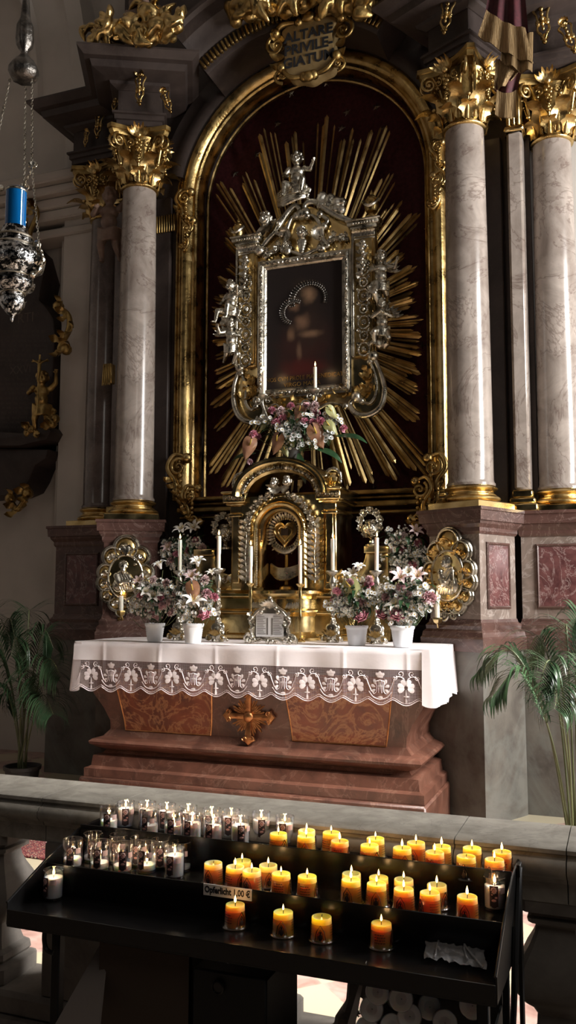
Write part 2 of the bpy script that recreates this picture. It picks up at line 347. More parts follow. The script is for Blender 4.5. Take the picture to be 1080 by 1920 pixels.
# lace net: a real see-through grid of threads
m, nt, b = mat('lace_net'); out = nt.nodes['Material Output']; b.inputs['Base Color'].default_value = (.62, .52, .52, 1); b.inputs['Roughness'].default_value = .9
tc = nt.nodes.new('ShaderNodeTexCoord'); sx = nt.nodes.new('ShaderNodeSeparateXYZ'); nt.links.new(tc.outputs['Object'], sx.inputs[0])
ws = []
for ax in (0, 2):
    a = nd(nt, 'ShaderNodeMath', operation='MULTIPLY'); nt.links.new(sx.outputs[ax], a.inputs[0]); a.inputs[1].default_value = 95
    f_ = nd(nt, 'ShaderNodeMath', operation='FRACT'); nt.links.new(a.outputs[0], f_.inputs[0])
    g = nd(nt, 'ShaderNodeMath', operation='LESS_THAN'); nt.links.new(f_.outputs[0], g.inputs[0]); g.inputs[1].default_value = .16; ws.append(g)
mxm = nd(nt, 'ShaderNodeMath', operation='MAXIMUM'); nt.links.new(ws[0].outputs[0], mxm.inputs[0]); nt.links.new(ws[1].outputs[0], mxm.inputs[1])
tr = nt.nodes.new('ShaderNodeBsdfTransparent'); mx = nt.nodes.new('ShaderNodeMixShader')
nt.links.new(mxm.outputs[0], mx.inputs[0]); nt.links.new(tr.outputs[0], mx.inputs[1]); nt.links.new(b.outputs[0], mx.inputs[2]); nt.links.new(mx.outputs[0], out.inputs[0])
# church floor: rose marble and cream tiles laid on the diagonal
m, nt, b = mat('floor_tiles'); co = coord(nt)
rot = nd(nt, 'ShaderNodeMapping'); rot.inputs['Rotation'].default_value = (0, 0, R_(45)); rot.inputs['Location'].default_value = (.12, .05, 0); nt.links.new(co, rot.inputs[0])
ck = nd(nt, 'ShaderNodeTexChecker', Scale=2.3); nt.links.new(rot.outputs[0], ck.inputs['Vector'])
n = nd(nt, 'ShaderNodeTexNoise', Scale=6, Detail=8, Distortion=2); nt.links.new(co, n.inputs['Vector'])
r = ramp(nt, n.outputs[0], [(.3, (.19, .10, .08)), (.5, (.34, .21, .175)), (.7, (.42, .30, .26))])
mx = nd(nt, 'ShaderNodeMix', data_type='RGBA'); nt.links.new(ck.outputs[1], mx.inputs[0]); nt.links.new(r.outputs[0], mx.inputs[6]); mx.inputs[7].default_value = (.40, .345, .24, 1)
nt.links.new(mx.outputs[2], b.inputs['Base Color']); b.inputs['Roughness'].default_value = .3
# carpet
m, nt, b = mat('carpet_weave'); co = coord(nt); v = nd(nt, 'ShaderNodeTexVoronoi', Scale=30); nt.links.new(co, v.inputs['Vector'])
r = ramp(nt, v.outputs[0], [(.0, (.34, .25, .17)), (.22, (.018, .012, .02)), (.36, (.13, .010, .014)), (.52, (.30, .20, .13)), (.58, (.09, .008, .012))], 'CONSTANT'); nt.links.new(r.outputs[0], b.inputs['Base Color']); b.inputs['Roughness'].default_value = .95
# devotional painting: generic dim figures on near-black varnish
m, nt, b = mat('old_painting'); co = coord(nt); prev = None
def spot(cx, cz, rx, rz, col, prev, soft=.5):
    mp = nd(nt, 'ShaderNodeMapping'); mp.inputs['Location'].default_value = (-cx/rx, 0, -cz/rz); mp.inputs['Scale'].default_value = (1/rx, 0, 1/rz); nt.links.new(co, mp.inputs[0])
    nn = nd(nt, 'ShaderNodeTexNoise', Scale=9, Detail=3); nt.links.new(co, nn.inputs['Vector'])
    va = nd(nt, 'ShaderNodeVectorMath', operation='MULTIPLY_ADD'); nt.links.new(nn.outputs[1], va.inputs[0]); va.inputs[1].default_value = (.9, 0, .9); nt.links.new(mp.outputs[0], va.inputs[2])
    ln = nd(nt, 'ShaderNodeVectorMath', operation='LENGTH'); sb = nd(nt, 'ShaderNodeVectorMath', operation='SUBTRACT'); nt.links.new(va.outputs[0], sb.inputs[0]); sb.inputs[1].default_value = (.45, 0, .45); nt.links.new(sb.outputs[0], ln.inputs[0])
    mr = nd(nt, 'ShaderNodeMapRange', interpolation_type='SMOOTHSTEP'); nt.links.new(ln.outputs[1], mr.inputs[0]); mr.inputs[1].default_value = 1.15; mr.inputs[2].default_value = .1; mr.inputs[3].default_value = 0; mr.inputs[4].default_value = 1
    x = nd(nt, 'ShaderNodeMix', data_type='RGBA'); nt.links.new(mr.outputs[0], x.inputs[0]); x.inputs[7].default_value = (*col, 1)
    if prev: nt.links.new(prev.outputs[2], x.inputs[6])
    else: x.inputs[6].default_value = (.016, .011, .010, 1)
    return x
for a in ((.0, .40, .34, .30, (.035, .012, .010)), (.03, .55, .26, .30, (.030, .018, .014)), (-.02, .93, .15, .15, (.03, .02, .014)), (.05, .88, .085, .11, (.22, .13, .075)), (-.10, .80, .07, .08, (.20, .11, .065)), (-.02, .62, .09, .1, (.16, .09, .055)), (-.13, .52, .05, .1, (.15, .085, .05)), (.06, .50, .13, .045, (.17, .10, .06)), (-.05, .33, .035, .13, (.12, .07, .045)), (-.02, .18, .3, .12, (.06, .012, .010))):
    prev = spot(*a, prev)
nt.links.new(prev.outputs[2], b.inputs['Base Color']); b.inputs['Roughness'].default_value = .3
# ------------------------------------------------------------------ the setting
FZ = -.12
o = MB().box(-8, 7.5, -10, 1.3, FZ-.1, FZ).build('floor', 'floor_tiles'); tag(o, kind='structure')
o = MB().box(-8, 8, 1.05, 1.25, FZ, 10).build('wall_back', 'grey_plaster'); tag(o, kind='structure')
o = MB().box(-8, 8, -10, 1.25, 10, 10.15).build('ceiling', 'grey_plaster'); tag(o, kind='structure')
o = MB().box(-8.1, -8, -10, 1.25, FZ, 10).build('wall_left', 'plaster'); tag(o, kind='structure')
# plaster pilaster and arch rib on the back wall at the left
PY = .78
xl = at(112, 700, PY).x; xr = at(150, 700, PY).x; zc = at(110, 395, PY).z
mb = MB().box(xl, xr+.9, PY, 1.05, FZ, zc+1.2, b=.01)
mb.box(xl-.09, xl, PY+.1, 1.05, FZ, zc+1.2)
mb.build('trim_1', 'grey_plaster'); tag(bpy.data.objects['trim_1'], kind='structure')
mb = MB()
for k, (dz0, dz1, ov) in enumerate(((-.32, -.22, .04), (-.14, -.02, .09), (-.02, .1, .13), (.1, .2, .22), (.2, .32, .3))):
    mb.box(xl-.9, xr+.2, PY-ov, 1.05, zc+dz0, zc+dz1, b=.02)
mb.build('trim_2', 'plaster'); tag(bpy.data.objects['trim_2'], kind='structure')
c = at(-420, 345, PY); ra = at(115, 345, PY).x - c.x; rb = at(60, 345, PY).x - c.x
mb = MB(); path = [(c.x + rb*cos(t), c.z+.25 + rb*sin(t)) for t in [R_(a) for a in range(0, 92, 3)]]
mb.sweep(path[::-1], [(0, PY-.05), (0, 1.05), (.75, 1.05), (.75, PY-.05), (.55, PY-.05), (.5, PY), (.12, PY), (.08, PY-.05)])
mb.build('trim_3', 'grey_plaster'); tag(bpy.data.objects['trim_3'], kind='structure')
# altar step
o = MB().box(-1.38, 1.43, -1.14, .2, FZ, .168, b=.015).build('trim_4', 'altar_marble'); tag(o, kind='structure')

# ------------------------------------------------------------------ retable: dark wall with arched niche
ret = thing('altar_retable', 'tall dark marble altar wall with a star-spangled dark red arched niche between the columns', 'altarpiece', (0, .5, 0))
RC = 5.6; RI = 1.22
arc = [(RI*cos(R_(a)), RC+RI*sin(R_(a))) for a in range(0, 181, 5)]
out = [(-2.1, 1.0), (-2.1, 9.2), (2.1, 9.2), (2.1, 1.0), (RI, 1.0)] + arc + [(-RI, 1.0)]
mb = MB()
for i in range(len(arc)-1):                                # spandrels in strips, so the niche stays open
    (x0, z0), (x1, z1) = arc[i], arc[i+1]
    mb.add([(x0, .45, z0), (x1, .45, z1), (x1, .45, 9.2), (x0, .45, 9.2), (x0, .95, z0), (x1, .95, z1), (x1, .95, 9.2), (x0, .95, 9.2)], [(0, 1, 2, 3), (7, 6, 5, 4), (0, 4, 5, 1), (1, 5, 6, 2), (3, 2, 6, 7), (0, 3, 7, 4)])
mb.box(-2.1, -RI, .45, .95, FZ, 9.2); mb.box(RI, 2.1, .45, .95, FZ, 9.2); mb.box(-2.75, -2.1, .8, 1.0, FZ, 7.3); mb.box(2.1, 2.2, .8, 1.0, FZ, 7.3)
mb.box(-RI, RI, .30, .95, FZ, 1.35)
mb.build('wall', 'dark_marble', ret)
MB().box(-1.3, 1.3, .74, .80, 1.2, 7.1).build('niche_panel', 'red_damask', ret)
# flat pilaster strips beside the niche with a small gilt fluted capital
for s in (-1, 1):
    m2 = MB(); m2.box(s*1.66-.2, s*1.66+.2, .38, .45, 1.3, 5.7, b=.01); m2.build('pilaster', 'dark_marble', ret)
    m2 = MB()
    for k in range(9): m2.box(s*1.53-.11+k*.028, s*1.53-.094+k*.028, .355, .39, 5.32, 5.5, b=.004)
    m2.build('fluting', 'old_gold', ret)
def star(mb, x, z, y, r, rot=0):
    n = 5; vs = [(x, y-.022, z)]
    for i in range(2*n):
        a = rot+pi/2+i*pi/n; q = r if i % 2 == 0 else r*.36; vs.append((x+q*cos(a), y, z+q*sin(a)))
    mb.add(vs, [(0, 1+i, 1+(i+1) % (2*n)) for i in range(2*n)] + [tuple(range(1, 2*n+1))])
for px, py in ((812, 520), (803, 566), (813, 614), (790, 648), (808, 693), (804, 742), (813, 795), (803, 854), (758, 916), (802, 430), (705, 200), (660, 142), (740, 162), (650, 210), (470, 195), (520, 232), (430, 270), (480, 290), (440, 325), (612, 155), (720, 240), (770, 415), (545, 175), (372, 730), (365, 600), (790, 262), (390, 870), (370, 815), (640, 240), (700, 915)):
    p = at(px, py, .73); m2 = MB(); star(m2, p.x, p.z, .738, .045, random.uniform(-.3, .3)); m2.build('star', 'silver', ret)

# gilded arch frame
af = thing('arch_frame', 'broad gilded arch moulding framing the rayed niche, scrolled at its feet', 'frame', (0, .45, 2.4))
path = [(-1.25, 2.55), (-1.25, RC)] + [(1.25*cos(R_(a)), RC+1.25*sin(R_(a))) for a in range(176, 0, -4)] + [(1.25, RC), (1.25, 2.55)]
MB().sweep(path, [(-.07, .6), (-.07, .43), (-.055, .415), (-.04, .43), (-.02, .43), (.0, .40), (.035, .375), (.07, .375), (.1, .40), (.105, .42), (.125, .42), (.135, .40), (.15, .40), (.155, .43), (.155, .6)]).build('moulding', 'gold', af)
MB().sweep([(-1.14, 2.6)] + [(-1.14, RC)] + [(1.14*cos(R_(a)), RC+1.14*sin(R_(a))) for a in range(176, 0, -4)] + [(1.14, RC), (1.14, 2.6)], [(-.012, .62), (-.012, .59), (.0, .58), (.012, .59), (.012, .62)]).build('inner_bead', 'gold', af)
mb = MB()
for z, y0, h in ((2.42, .34, .05), (2.49, .38, .03), (2.53, .30, .035), (2.36, .40, .03)): mb.box(-1.32, 1.32, y0, .6, z, z+h, b=.01)
mb.build('sill_moulding', 'old_gold', af)
def rocaille(px, py, Y, s, flip=1, name='scroll_ornament', par=af, mat='gold', hang=1):
    p = at(px, py, Y); m = MB(); f = flip
    m.cscroll([p+V((f*.05, 0, .20))*s, p+V((-f*.05, -.03, .23))*s, p+V((-f*.10, -.05, .12))*s, p+V((-f*.03, -.05, .0))*s, p+V((-f*.02, -.04, -.12))*s*hang, p+V((f*.05, -.03, -.20))*s*hang, p+V((f*.09, -.02, -.13))*s*hang], .024*s)
    m.scroll(p+V((0, -.06, .12))*s, .075*s, 1.5, .2, 1, f)
    m.scroll(p+V((f*.03, -.05, -.12))*s*hang, .055*s, 1.4, .22, 3, -f)
    for k in range(6):
        a = -pi/2+k*.35*f; m.leaf(p+V((f*.02*k-.04*f, -.05, .02-.03*k))*s, (-f*cos(k*.5), -.3, -sin(k*.5)-.1), (0, -1, .2), .12*s, .05*s, .8)
    for k in range(5): m.ball(p+V((f*.02, -.06, .05-.045*k))*s, .018*s*(1.2-.1*k), 7)
    m.build(name, mat, par, ang=60)
for a in ((350, 395, .38, .95, 1), (352, 445, .38, .7, -1), (340, 905, .36, 1.2, 1), (362, 955, .34, 1.0, 1), (820, 360, .38, .8, -1), (822, 295, .38, .7, 1), (815, 905, .36, 1.1, -1), (790, 945, .30, 1.0, -1)):
    rocaille(*a)

# sunburst of gilt rays on the niche panel
sb = thing('sunburst', 'sunburst of thin gilt wooden rays spreading behind the silver picture frame', 'sunburst', (.0, .7, 4.2))
c0 = at(580, 620, .62); CX, CZ = c0.x, c0.z
def bound(a):
    t = 0
    while t < 3.4:
        t += .02; x = CX+t*cos(a); z = CZ+t*sin(a)
        if abs(x) > 1.12 or z < 2.58 or (z > RC and hypot(x, z-RC) > 1.12): break
    return t
random.seed(21); NR = 0; rest = MB()
for b_ in range(42):
    ac = 2*pi*(b_+random.uniform(-.12, .12))/42; lim = bound(ac); base = random.uniform(.93, 1.0)
    if sin(ac) > .55: base = random.uniform(.80, .98)
    if abs(cos(ac)) < .07 and sin(ac) > 0: base = .98
    ns = 5 if b_ % 3 == 0 else 4
    for k in range(ns):
        a = ac + (k-(ns-1)/2)*.026 + random.uniform(-.004, .004); L = min(bound(a)*.99, lim*base*(1-abs(k-(ns-1)/2)*random.uniform(.02, .06)))
        r0 = .42; hw = random.choice((.009, .013, .017)); y = .64 - .03*(k % 2) - random.uniform(0, .02); slope = random.uniform(-.05, .02)
        dx, dz = cos(a), sin(a); nx, nz = -sin(a), cos(a)
        tw = (a-ac)*0
        tl_ = random.uniform(-.5, .5)
        def P(t, s_, d): return (CX+dx*t+nx*s_, y+d+slope*(t-r0)/1.5+tl_*s_, CZ+dz*t+nz*s_)
        w1 = hw*1.25
        vs = [P(r0, -hw*.6, 0), P(r0, 0, -.014), P(r0, hw*.6, 0), P(L-.03, -w1, 0), P(L-.03, 0, -.016), P(L-.03, w1, 0), P(L, 0, -.002), P(r0, 0, .01), P(L-.03, 0, .01)]
        fs = [(0, 1, 4, 3), (1, 2, 5, 4), (2, 7, 8, 5), (7, 0, 3, 8), (3, 4, 6), (4, 5, 6), (5, 8, 6), (8, 3, 6), (0, 7, 2, 1)]
        NR += 1
        if NR % 9 in (0, 4) or NR > 128: rest.add(vs, fs)
        else: MB().add(vs, fs).build('ray', 'ray_gold', sb, ang=20)
tag(rest.build('rays', 'ray_gold', sb, ang=20), kind='stuff')

# cartouche with inscription at the crown of the arch
ct = thing('cartouche', 'gilt scrolled cartouche with black Latin lettering at the top of the arch', 'cartouche', at(583, 130, .2))
p = at(583, 96, -.04)
m = MB(); w = .27; h = .255
out = smooth2([(-.8*w, h), (0, 1.12*h), (.8*w, h), (w, .8*h), (.82*w, .35*h), (.9*w, -.2*h), (.8*w, -.85*h), (.4*w, -h), (0, -1.15*h), (-.4*w, -h), (-.8*w, -.85*h), (-.9*w, -.2*h), (-.82*w, .35*h), (-w, .8*h), (-.8*w, h)], 4)[:-1]
m.prism(out, -.07, .1, M=T(*p), b=.02); m.build('tablet', 'tablet_gold', ct)
m = MB()
for s in (-1, 1):
    m.scroll(p+V((s*.33, -.05, .10)), .10, 1.5, .2, pi/2, -s); m.scroll(p+V((s*.27, -.04, -.20)), .08, 1.5, .2, -pi/2, s)
    m.cscroll([p+V((s*.1, -.06, .27)), p+V((s*.25, -.09, .26)), p+V((s*.32, -.08, .2))], .026); m.cscroll([p+V((s*.05, -.05, -.27)), p+V((s*.18, -.08, -.26)), p+V((s*.27, -.06, -.14))], .024)
    for k in range(4): m.leaf(p+V((s*.25, -.04, -.1+.08*k)), (s, 0, .2*k-.2), (0, -1, 0), .14, .08, .5)
m.ball(p+V((0, -.08, .29)), (.07, .04, .05)); m.ball(p+V((0, -.06, -.28)), (.06, .04, .05)); m.build('scrollwork', 'old_gold', ct, ang=60)
m = MB()
for i, s_ in enumerate(('ALTARE', 'PRIVILE-', 'GIATUM')): textmb(m, s_, .135, basis(p+V((0, -.074, .085-.125*i)), (1, 0, 0), (0, 0, 1), (0, -1, 0)), .003, bold=.003)
m.build('inscription', 'ink', ct)

# ------------------------------------------------------------------ pedestals, columns, entablature
PH = R_(27); XB = (at(1041, 900, .5).x - at(183, 900, .5).x)/2
def pedestal(label, x, y, rz, hw, first):
    t = thing('column_pedestal', label, 'pedestal', (x, y, FZ), rz, 'marble pedestals under the columns')
    D = -FZ
    m = MB(); m.sq([(.035, 0), (.035, .12), (.03, 1.30+D-.12)], hw, hw); m.m = MX.Identity(4); m.build('stone_block', 'base_stone', t, True, 20)
    m = MB(); z = 1.30+D-.12
    m.sq([(.05, z-.0), (.055, z+.10), (.045, z+.115), (.04, z+.15), (.02, z+.17), (.025, z+.20), (.005, z+.225), (0, z+.25)], hw, hw); m.build('base_moulding', 'red_marble', t, True, 20)
    m = MB(); m.sq([(-.005, z+.24), (-.005, 2.12+D)], hw, hw); m.build('die', 'lit_red_marble' if x > 0 else 'red_marble', t, True, 20)  # right-hand dies take the lighter copy, toned as if lit
    for M in (MX.Identity(4), RZ(pi/2), RZ(-pi/2)):
        if abs(x) < 2 and M == MX.Identity(4): continue
        m = MB(); w = hw*.56; z0, z1 = 1.53+D, 2.02+D
        m.box(-w, w, -hw-.004, -hw+.02, z0, z1, M); m.build('panel', 'panel_marble', t, True)
        m = MB(); m.sweep([(-w, z0), (-w, z1), (w, z1), (w, z0)], [(-.004, -hw+.01), (-.004, -hw-.006), (.005, -hw-.014), (.018, -hw-.006), (.02, -hw+.01)], True, M); m.build('panel_frame', 'red_marble', t, True)
    m = MB(); m.sq([(0, 2.10+D), (.012, 2.12+D), (.012, 2.15+D), (.035, 2.18+D), (.04, 2.20+D), (.055, 2.205+D), (.06, 2.28+D), (.07, 2.285+D), (.07, 2.31+D)], hw, hw); m.build('cornice', 'red_marble', t, True, 20)
    return t
pedestal('red marble pedestal with a brightly lit side panel carrying the right foreground column', 1.6, 0, -PH, .25, True)
pedestal('shadowed marble pedestal carrying the left foreground column, behind the left oval relief', -1.6, 0, PH, .25, True)
pedestal('marble pedestal at the right edge of the altar behind the right palm', XB, .5, 0, .32, True)
pedestal('dark pedestal furthest left, carrying the recessed column next to the wall', -XB, .5, 0, .32, True)

def make_column():
    t = thing('column', None, 'column', (0, 0, 2.31))
    MB().sq([(0, 0), (0, .055), (-.006, .062)], .25, .25).build('plinth', 'brass', t, True, 20)
    pr = [(.20, .06)] + [(.205+.035*sin(pi*k/8), .06+.06*k/8) for k in range(9)] + [(.205, .125), (.198, .13)] + [(.192-.006*sin(pi*k/4), .13+.025*k/4) for k in range(5)] + [(.19+.028*sin(pi*k/8), .157+.04*k/8) for k in range(9)] + [(.19, .2), (.186, .205)]
    MB().lathe(pr, 48).build('base', 'gold', t, True)
    pr = [(.198, .2), (.2, .22), (.19, .235)] + [(.186-(.022*(k/12)**1.6), .25+3.02*k/12) for k in range(13)] + [(.17, 3.275), (.172, 3.29)]
    sh = MB().lathe(pr, 64).build('shaft', 'column_marble', t, True)
    cp = MB().lathe([(.165, 0), (.16, .05), (.165, .25), (.2, .38), (.235, .46)], 32).build('capital', 'old_gold', t, True); cp.location.z = 3.29
    MB().lathe([(.16, -.02)] + [(.17+.018*sin(pi*k/6), -.02+.035*k/6) for k in range(7)] + [(.16, .016)], 40).build('astragal', 'gold', cp, True)
    m = MB()
    for k in range(8):
        for (off, z0, L, w_, cu, r) in ((0, .015, .21, .135, .95, .168), (.5, .03, .36, .13, .8, .166)):
            a = 2*pi*(k+off)/8; d = V((cos(a), sin(a), 0))
            m.leaf(d*r+V((0, 0, z0)), (d.x*.12, d.y*.12, 1), d, L, w_, cu, 3, 10, .35)
            m.tube([d*(r+.012)+V((0, 0, z0)), d*(r+.03)+V((0, 0, z0+L*.5)), d*(r+.075)+V((0, 0, z0+L*.86))], [.014, .012, .006], 6)
            m.ball(d*(r+.085)+V((0, 0, z0+L*.84)), (.022, .022, .016), 7)
    m.build('acanthus_leaves', 'gold', cp, True, 60)
    for k in range(4):
        m = MB(); a = pi/4+k*pi/2; d = V((cos(a), sin(a), 0)); sd = V((-sin(a), cos(a), 0))
        for s in (-1, 1):
            c_ = d*.30+sd*(s*.035)+V((0, 0, .405)); m.scroll(c_, .072, 1.6, .2, pi*.5, -1, tuple(d), (0, 0, 1), 8)
            m.tube(smooth_path([d*.17+sd*(s*.07)+V((0, 0, .2)), d*.22+sd*(s*.06)+V((0, 0, .36)), d*.27+sd*(s*.045)+V((0, 0, .46)), c_+V((0, 0, .072))], 4), .014, 6)
        m.build('volute', 'gold', cp, True, 60)
    out = []
    for k in range(4):
        a0 = pi/4+k*pi/2; a1 = a0+pi/2; c0_ = V((cos(a0), sin(a0)))*.40; c1_ = V((cos(a1), sin(a1)))*.40; md = V((cos((a0+a1)/2), sin((a0+a1)/2)))
        tn = V((-sin(a0), cos(a0))); out.append(c0_+tn*.03)
        for j in range(1, 8):
            t_ = j/8; out.append((c0_+tn*.03).lerp(c1_-V((-sin(a1), cos(a1)))*.03, t_) - md*(.075*sin(pi*t_)))
        out.append(c1_-V((-sin(a1), cos(a1)))*.03)
    n = len(out); vs = []; lv = ((.9, .46), (.94, .48), (.95, .50), (1.0, .505), (1.0, .545), (.97, .55))
    for k_, z in lv: vs += [(p_.x*k_, p_.y*k_, z) for p_ in out]
    fs = [(i*n+j, i*n+(j+1) % n, (i+1)*n+(j+1) % n, (i+1)*n+j) for i in range(5) for j in range(n)] + [tuple(range(n))[::-1], tuple(range(5*n, 6*n))]
    MB().add(vs, fs).build('abacus', 'old_gold', cp, True, 30)
    for k in range(4):
        m = MB(); a = k*pi/2; d = V((cos(a), sin(a), 0)); sd = V((-sin(a), cos(a), 0))
        for j in range(7): b_ = (j-3)*.38; m.leaf(d*.235+V((0, 0, .44)), tuple(sd*sin(b_)+V((0, 0, cos(b_)))+d*.3), tuple(d), .13 if j % 2 else .15, .035, .3)
        m.ball(d*.26+V((0, 0, .45)), .03)
        for j in range(16):                                   # bunch of grapes hanging below
            zz = .42-.013*j; m.ball(d*(.235+.012*(j % 2))+sd*((j % 3-1)*.024*(1-j/20))+V((0, 0, zz)), .017, 6)
        for s in (-1, 1): m.scroll(d*.235+sd*(s*.085)+V((0, 0, .38)), .042, 1.4, .22, pi/2, s, tuple(sd), (0, 0, 1), 6)
        m.build('fleuron', 'gold', cp, True, 60)
    return t
col0 = make_column(); GC = 'marble columns of the altar'
col0.location = (1.6, 0, 2.31); col0.rotation_euler.z = -PH; tag(col0, 'bright veined marble column with gilt capital, nearest on the right beside the niche', group=GC)
copy_tree(col0, loc=(-1.6, 0, 2.31), rz=PH, label='pale marble column with gilt capital left of the niche, before the darker one')
copy_tree(col0, loc=(XB, .5, 2.31), rz=0, label='marble column with gilt capital at the right edge of the photo')
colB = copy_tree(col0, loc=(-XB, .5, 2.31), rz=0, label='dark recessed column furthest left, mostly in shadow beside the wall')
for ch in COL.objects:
    if ch.parent == colB and ch.name.startswith('shaft'): ch.data = ch.data.copy(); ch.data.materials[0] = M_['shaded_column_marble']  # recessed shaft takes the darker copy, its shade painted in
# slim marble strips with gilt ends between the column pairs
for s, lab in ((1, 'slim grey marble strip with gilt ends between the two right columns'), (-1, 'slim marble strip, toned dark for shade, behind the two left columns')):
    t = thing('pilaster_strip', lab, 'pilaster', (s*1.98, .3, 2.3)); xx = s*1.98
    MB().box(xx-.055, xx+.075, .24, .5, 2.5, 5.65, b=.02).build('shaft', 'column_marble' if s > 0 else 'shaded_column_marble', t)
    m = MB(); 
    for z0, z1, e in ((2.31, 2.38, .06), (2.38, 2.43, .04), (2.43, 2.50, .02), (5.65, 5.70, .02)): m.box(xx-.055-e, xx+.075+e, .24-e, .5, z0, z1, b=.012)
    m.build('base', 'brass', t)
    m = MB()
    for k in range(3): m.box(xx-.05+.042*k, xx-.018+.042*k, .225, .25, 5.7, 6.1, b=.01)
    m.box(xx-.055, xx+.075, .245, .5, 5.65, 6.15); m.build('fluted_cap', 'gold', t)

def entab(label, x, y, rz, hw):
    t = thing('entablature_block', label, 'entablature', (x, y, 6.165), rz, 'entablature blocks above the columns')
    m = MB(); m.sq([(-.02, 0), (-.02, .05), (0, .055), (0, .10), (.02, .105), (.02, .125)], hw, hw); m.build('architrave', 'dark_marble', t, True, 20)
    m = MB(); m.sq([(-.03, .12), (-.03, .37)], hw, hw); m.build('frieze', 'dark_marble', t, True, 20)
    m = MB(); m.sq([(-.02, .355), (.0, .365), (.04, .385), (.05, .41), (.09, .42), (.20, .45), (.22, .51), (.27, .52), (.33, .575), (.33, .595)], hw, hw); m.build('cornice', 'dark_marble', t, True, 20)
    return t
entab('dark marble entablature block above the left foreground column, under the gilt cloud', -1.6, 0, PH, .24)
entab('dark marble entablature block above the right foreground column', 1.6, 0, -PH, .24)
entab('dark entablature block above the recessed left column, its cornice jutting over the wall', -XB, .5, 0, .30)
entab('dark entablature block above the column at the right edge', XB, .5, 0, .30)
# arched cornice over the niche, with a gilt dentil band
ac = thing('arched_cornice', 'dark arched cornice over the niche with a row of gilt flutes', 'cornice', (0, .3, 6.9))
path = [(1.34*cos(R_(a)), RC+1.34*sin(R_(a))) for a in range(168, 11, -4)]
MB().sweep(path, [(0.07, .5), (.0, .40), (.04, .37), (.10, .36), (.16, .39), (.30, .40), (.30, .5)]).build('inner_archivolt', 'dark_marble', ac)
path = [(1.34*cos(R_(a)), RC+1.34*sin(R_(a))) for a in range(129, 50, -3)]
MB().sweep(path, [(.07, .5), (.0, .36), (0, -.04), (.02, -.06), (.15, -.08), (.17, -.13), (.22, -.16), (.27, -.26), (.36, -.30), (.38, -.34), (.42, -.34), (.42, .5)]).build('archivolt', 'dark_marble', ac)
m = MB()
for k in range(44):
    a = R_(128-k*(76/43)); M = T(0, 0, RC) @ RY(pi/2-a); m.box(-.013, .013, -.10, -.04, 1.375, 1.48, M, b=.006)
m.build('flutes', 'old_gold', ac)

# gilt hanging ornaments on the friezes
def hanger(px, py, Y, s, tilt, lab):
    p = at(px, py, Y); m = MB(); q = lambda x, y, z: V((x*s, y*s, z*s))
    m.m = T(*p) @ RY(tilt)
    m.ball((0, -.04*s, .26*s), (.045*s, .03*s, .035*s)); 
    for k in range(5): a = (k-2)*.5; m.leaf((0, -.03*s, .24*s), (sin(a), -.2, cos(a)), (0, -1, 0), .11*s, .05*s, .5)
    for f in (-1, 1):
        m.cscroll([q(f*.03, -.02, .25), q(f*.09, -.03, .2), q(f*.06, -.05, .1), q(f*.05, -.04, 0)], .016*s)
        m.cscroll([q(f*.05, -.03, .03), q(f*.065, -.05, -.08), q(f*.03, -.06, -.15), q(0, -.04, -.22)], .017*s)
    for k in range(5): m.ball(q(0, -.06, .17-.06*k), (.03*s*(1-.08*k), .025*s, .032*s), 8)
    m.leaf(q(0, -.03, -.12), (0, -.2, -1), (0, -1, 0), .16*s, .09*s, .4); m.leaf(q(0, -.03, .1), (0, -.2, -1), (0, -1, 0), .18*s, .1*s, .4)
    o = m.build('frieze_ornament', 'gold', origin=p, ang=60); o.data.materials[0] = M_['gold']; tag(o, lab, 'ornament', 'gilt ornaments on the friezes')
hanger(265, 172, -.32, .62, 0, 'gilt leaf pendant in the middle of the left frieze')
hanger(220, 192, -.12, .5, .25, 'small gilt scroll on the left side of the left frieze')
hanger(316, 194, -.2, .5, -.35, 'small gilt scroll on the right corner of the left frieze, by the arch')
hanger(187, 238, .15, .55, .1, 'dim gilt pendant on the recessed frieze above the darkest column')
hanger(163, 262, .18, .35, .1, 'tiny gilt scroll at the far left of the recessed frieze')
hanger(838, 35, -.3, .62, .15, 'gilt leaf pendant on the frieze left of the fringed curtain')
hanger(1018, 48, .1, .75, -.08, 'large gilt leaf pendant on the frieze right of the fringed curtain')
hanger(1068, 75, .12, .6, -.3, 'gilt scroll cut by the right edge at frieze height')
hanger(722, 14, .0, .35, 1.2, 'small gilt sprig beside the arched cornice top')
# ------------------------------------------------------------------ altar table
AX = .03; AZ = 1.236
al = thing('altar_table', 'reddish brown marble altar table with S-curved sides and orange inlaid front panels', 'altar', (AX, -.5, .17))
prof = [(.17, 1.38, -1.10), (.235, 1.38, -1.10), (.25, 1.34, -1.06), (.33, 1.33, -1.05), (.345, 1.27, -1.0), (.37, 1.25, -.98), (.40, 1.32, -1.04), (.42, 1.35, -1.07), (.44, 1.36, -1.08), (.46, 1.34, -1.06), (.48, 1.27, -1.0), (.53, 1.225, -.965), (.60, 1.23, -.965), (.70, 1.28, -.985), (.80, 1.35, -1.01), (.88, 1.40, -1.03), (1.13, 1.40, -1.03), (1.15, 1.45, -1.06), (1.22, 1.45, -1.06)]
vs = []; fs = []
for z, hx, fy in prof: vs += [(AX-hx, fy, z), (AX+hx, fy, z), (AX+hx, .28, z), (AX-hx, .28, z)]
n = len(prof); fs = [(i*4+j, i*4+(j+1) % 4, i*4+4+(j+1) % 4, i*4+4+j) for i in range(n-1) for j in range(4)] + [(3, 2, 1, 0), (n*4-4, n*4-3, n*4-2, n*4-1)]
MB().add(vs, fs).build('body', 'altar_marble', al, ang=25)
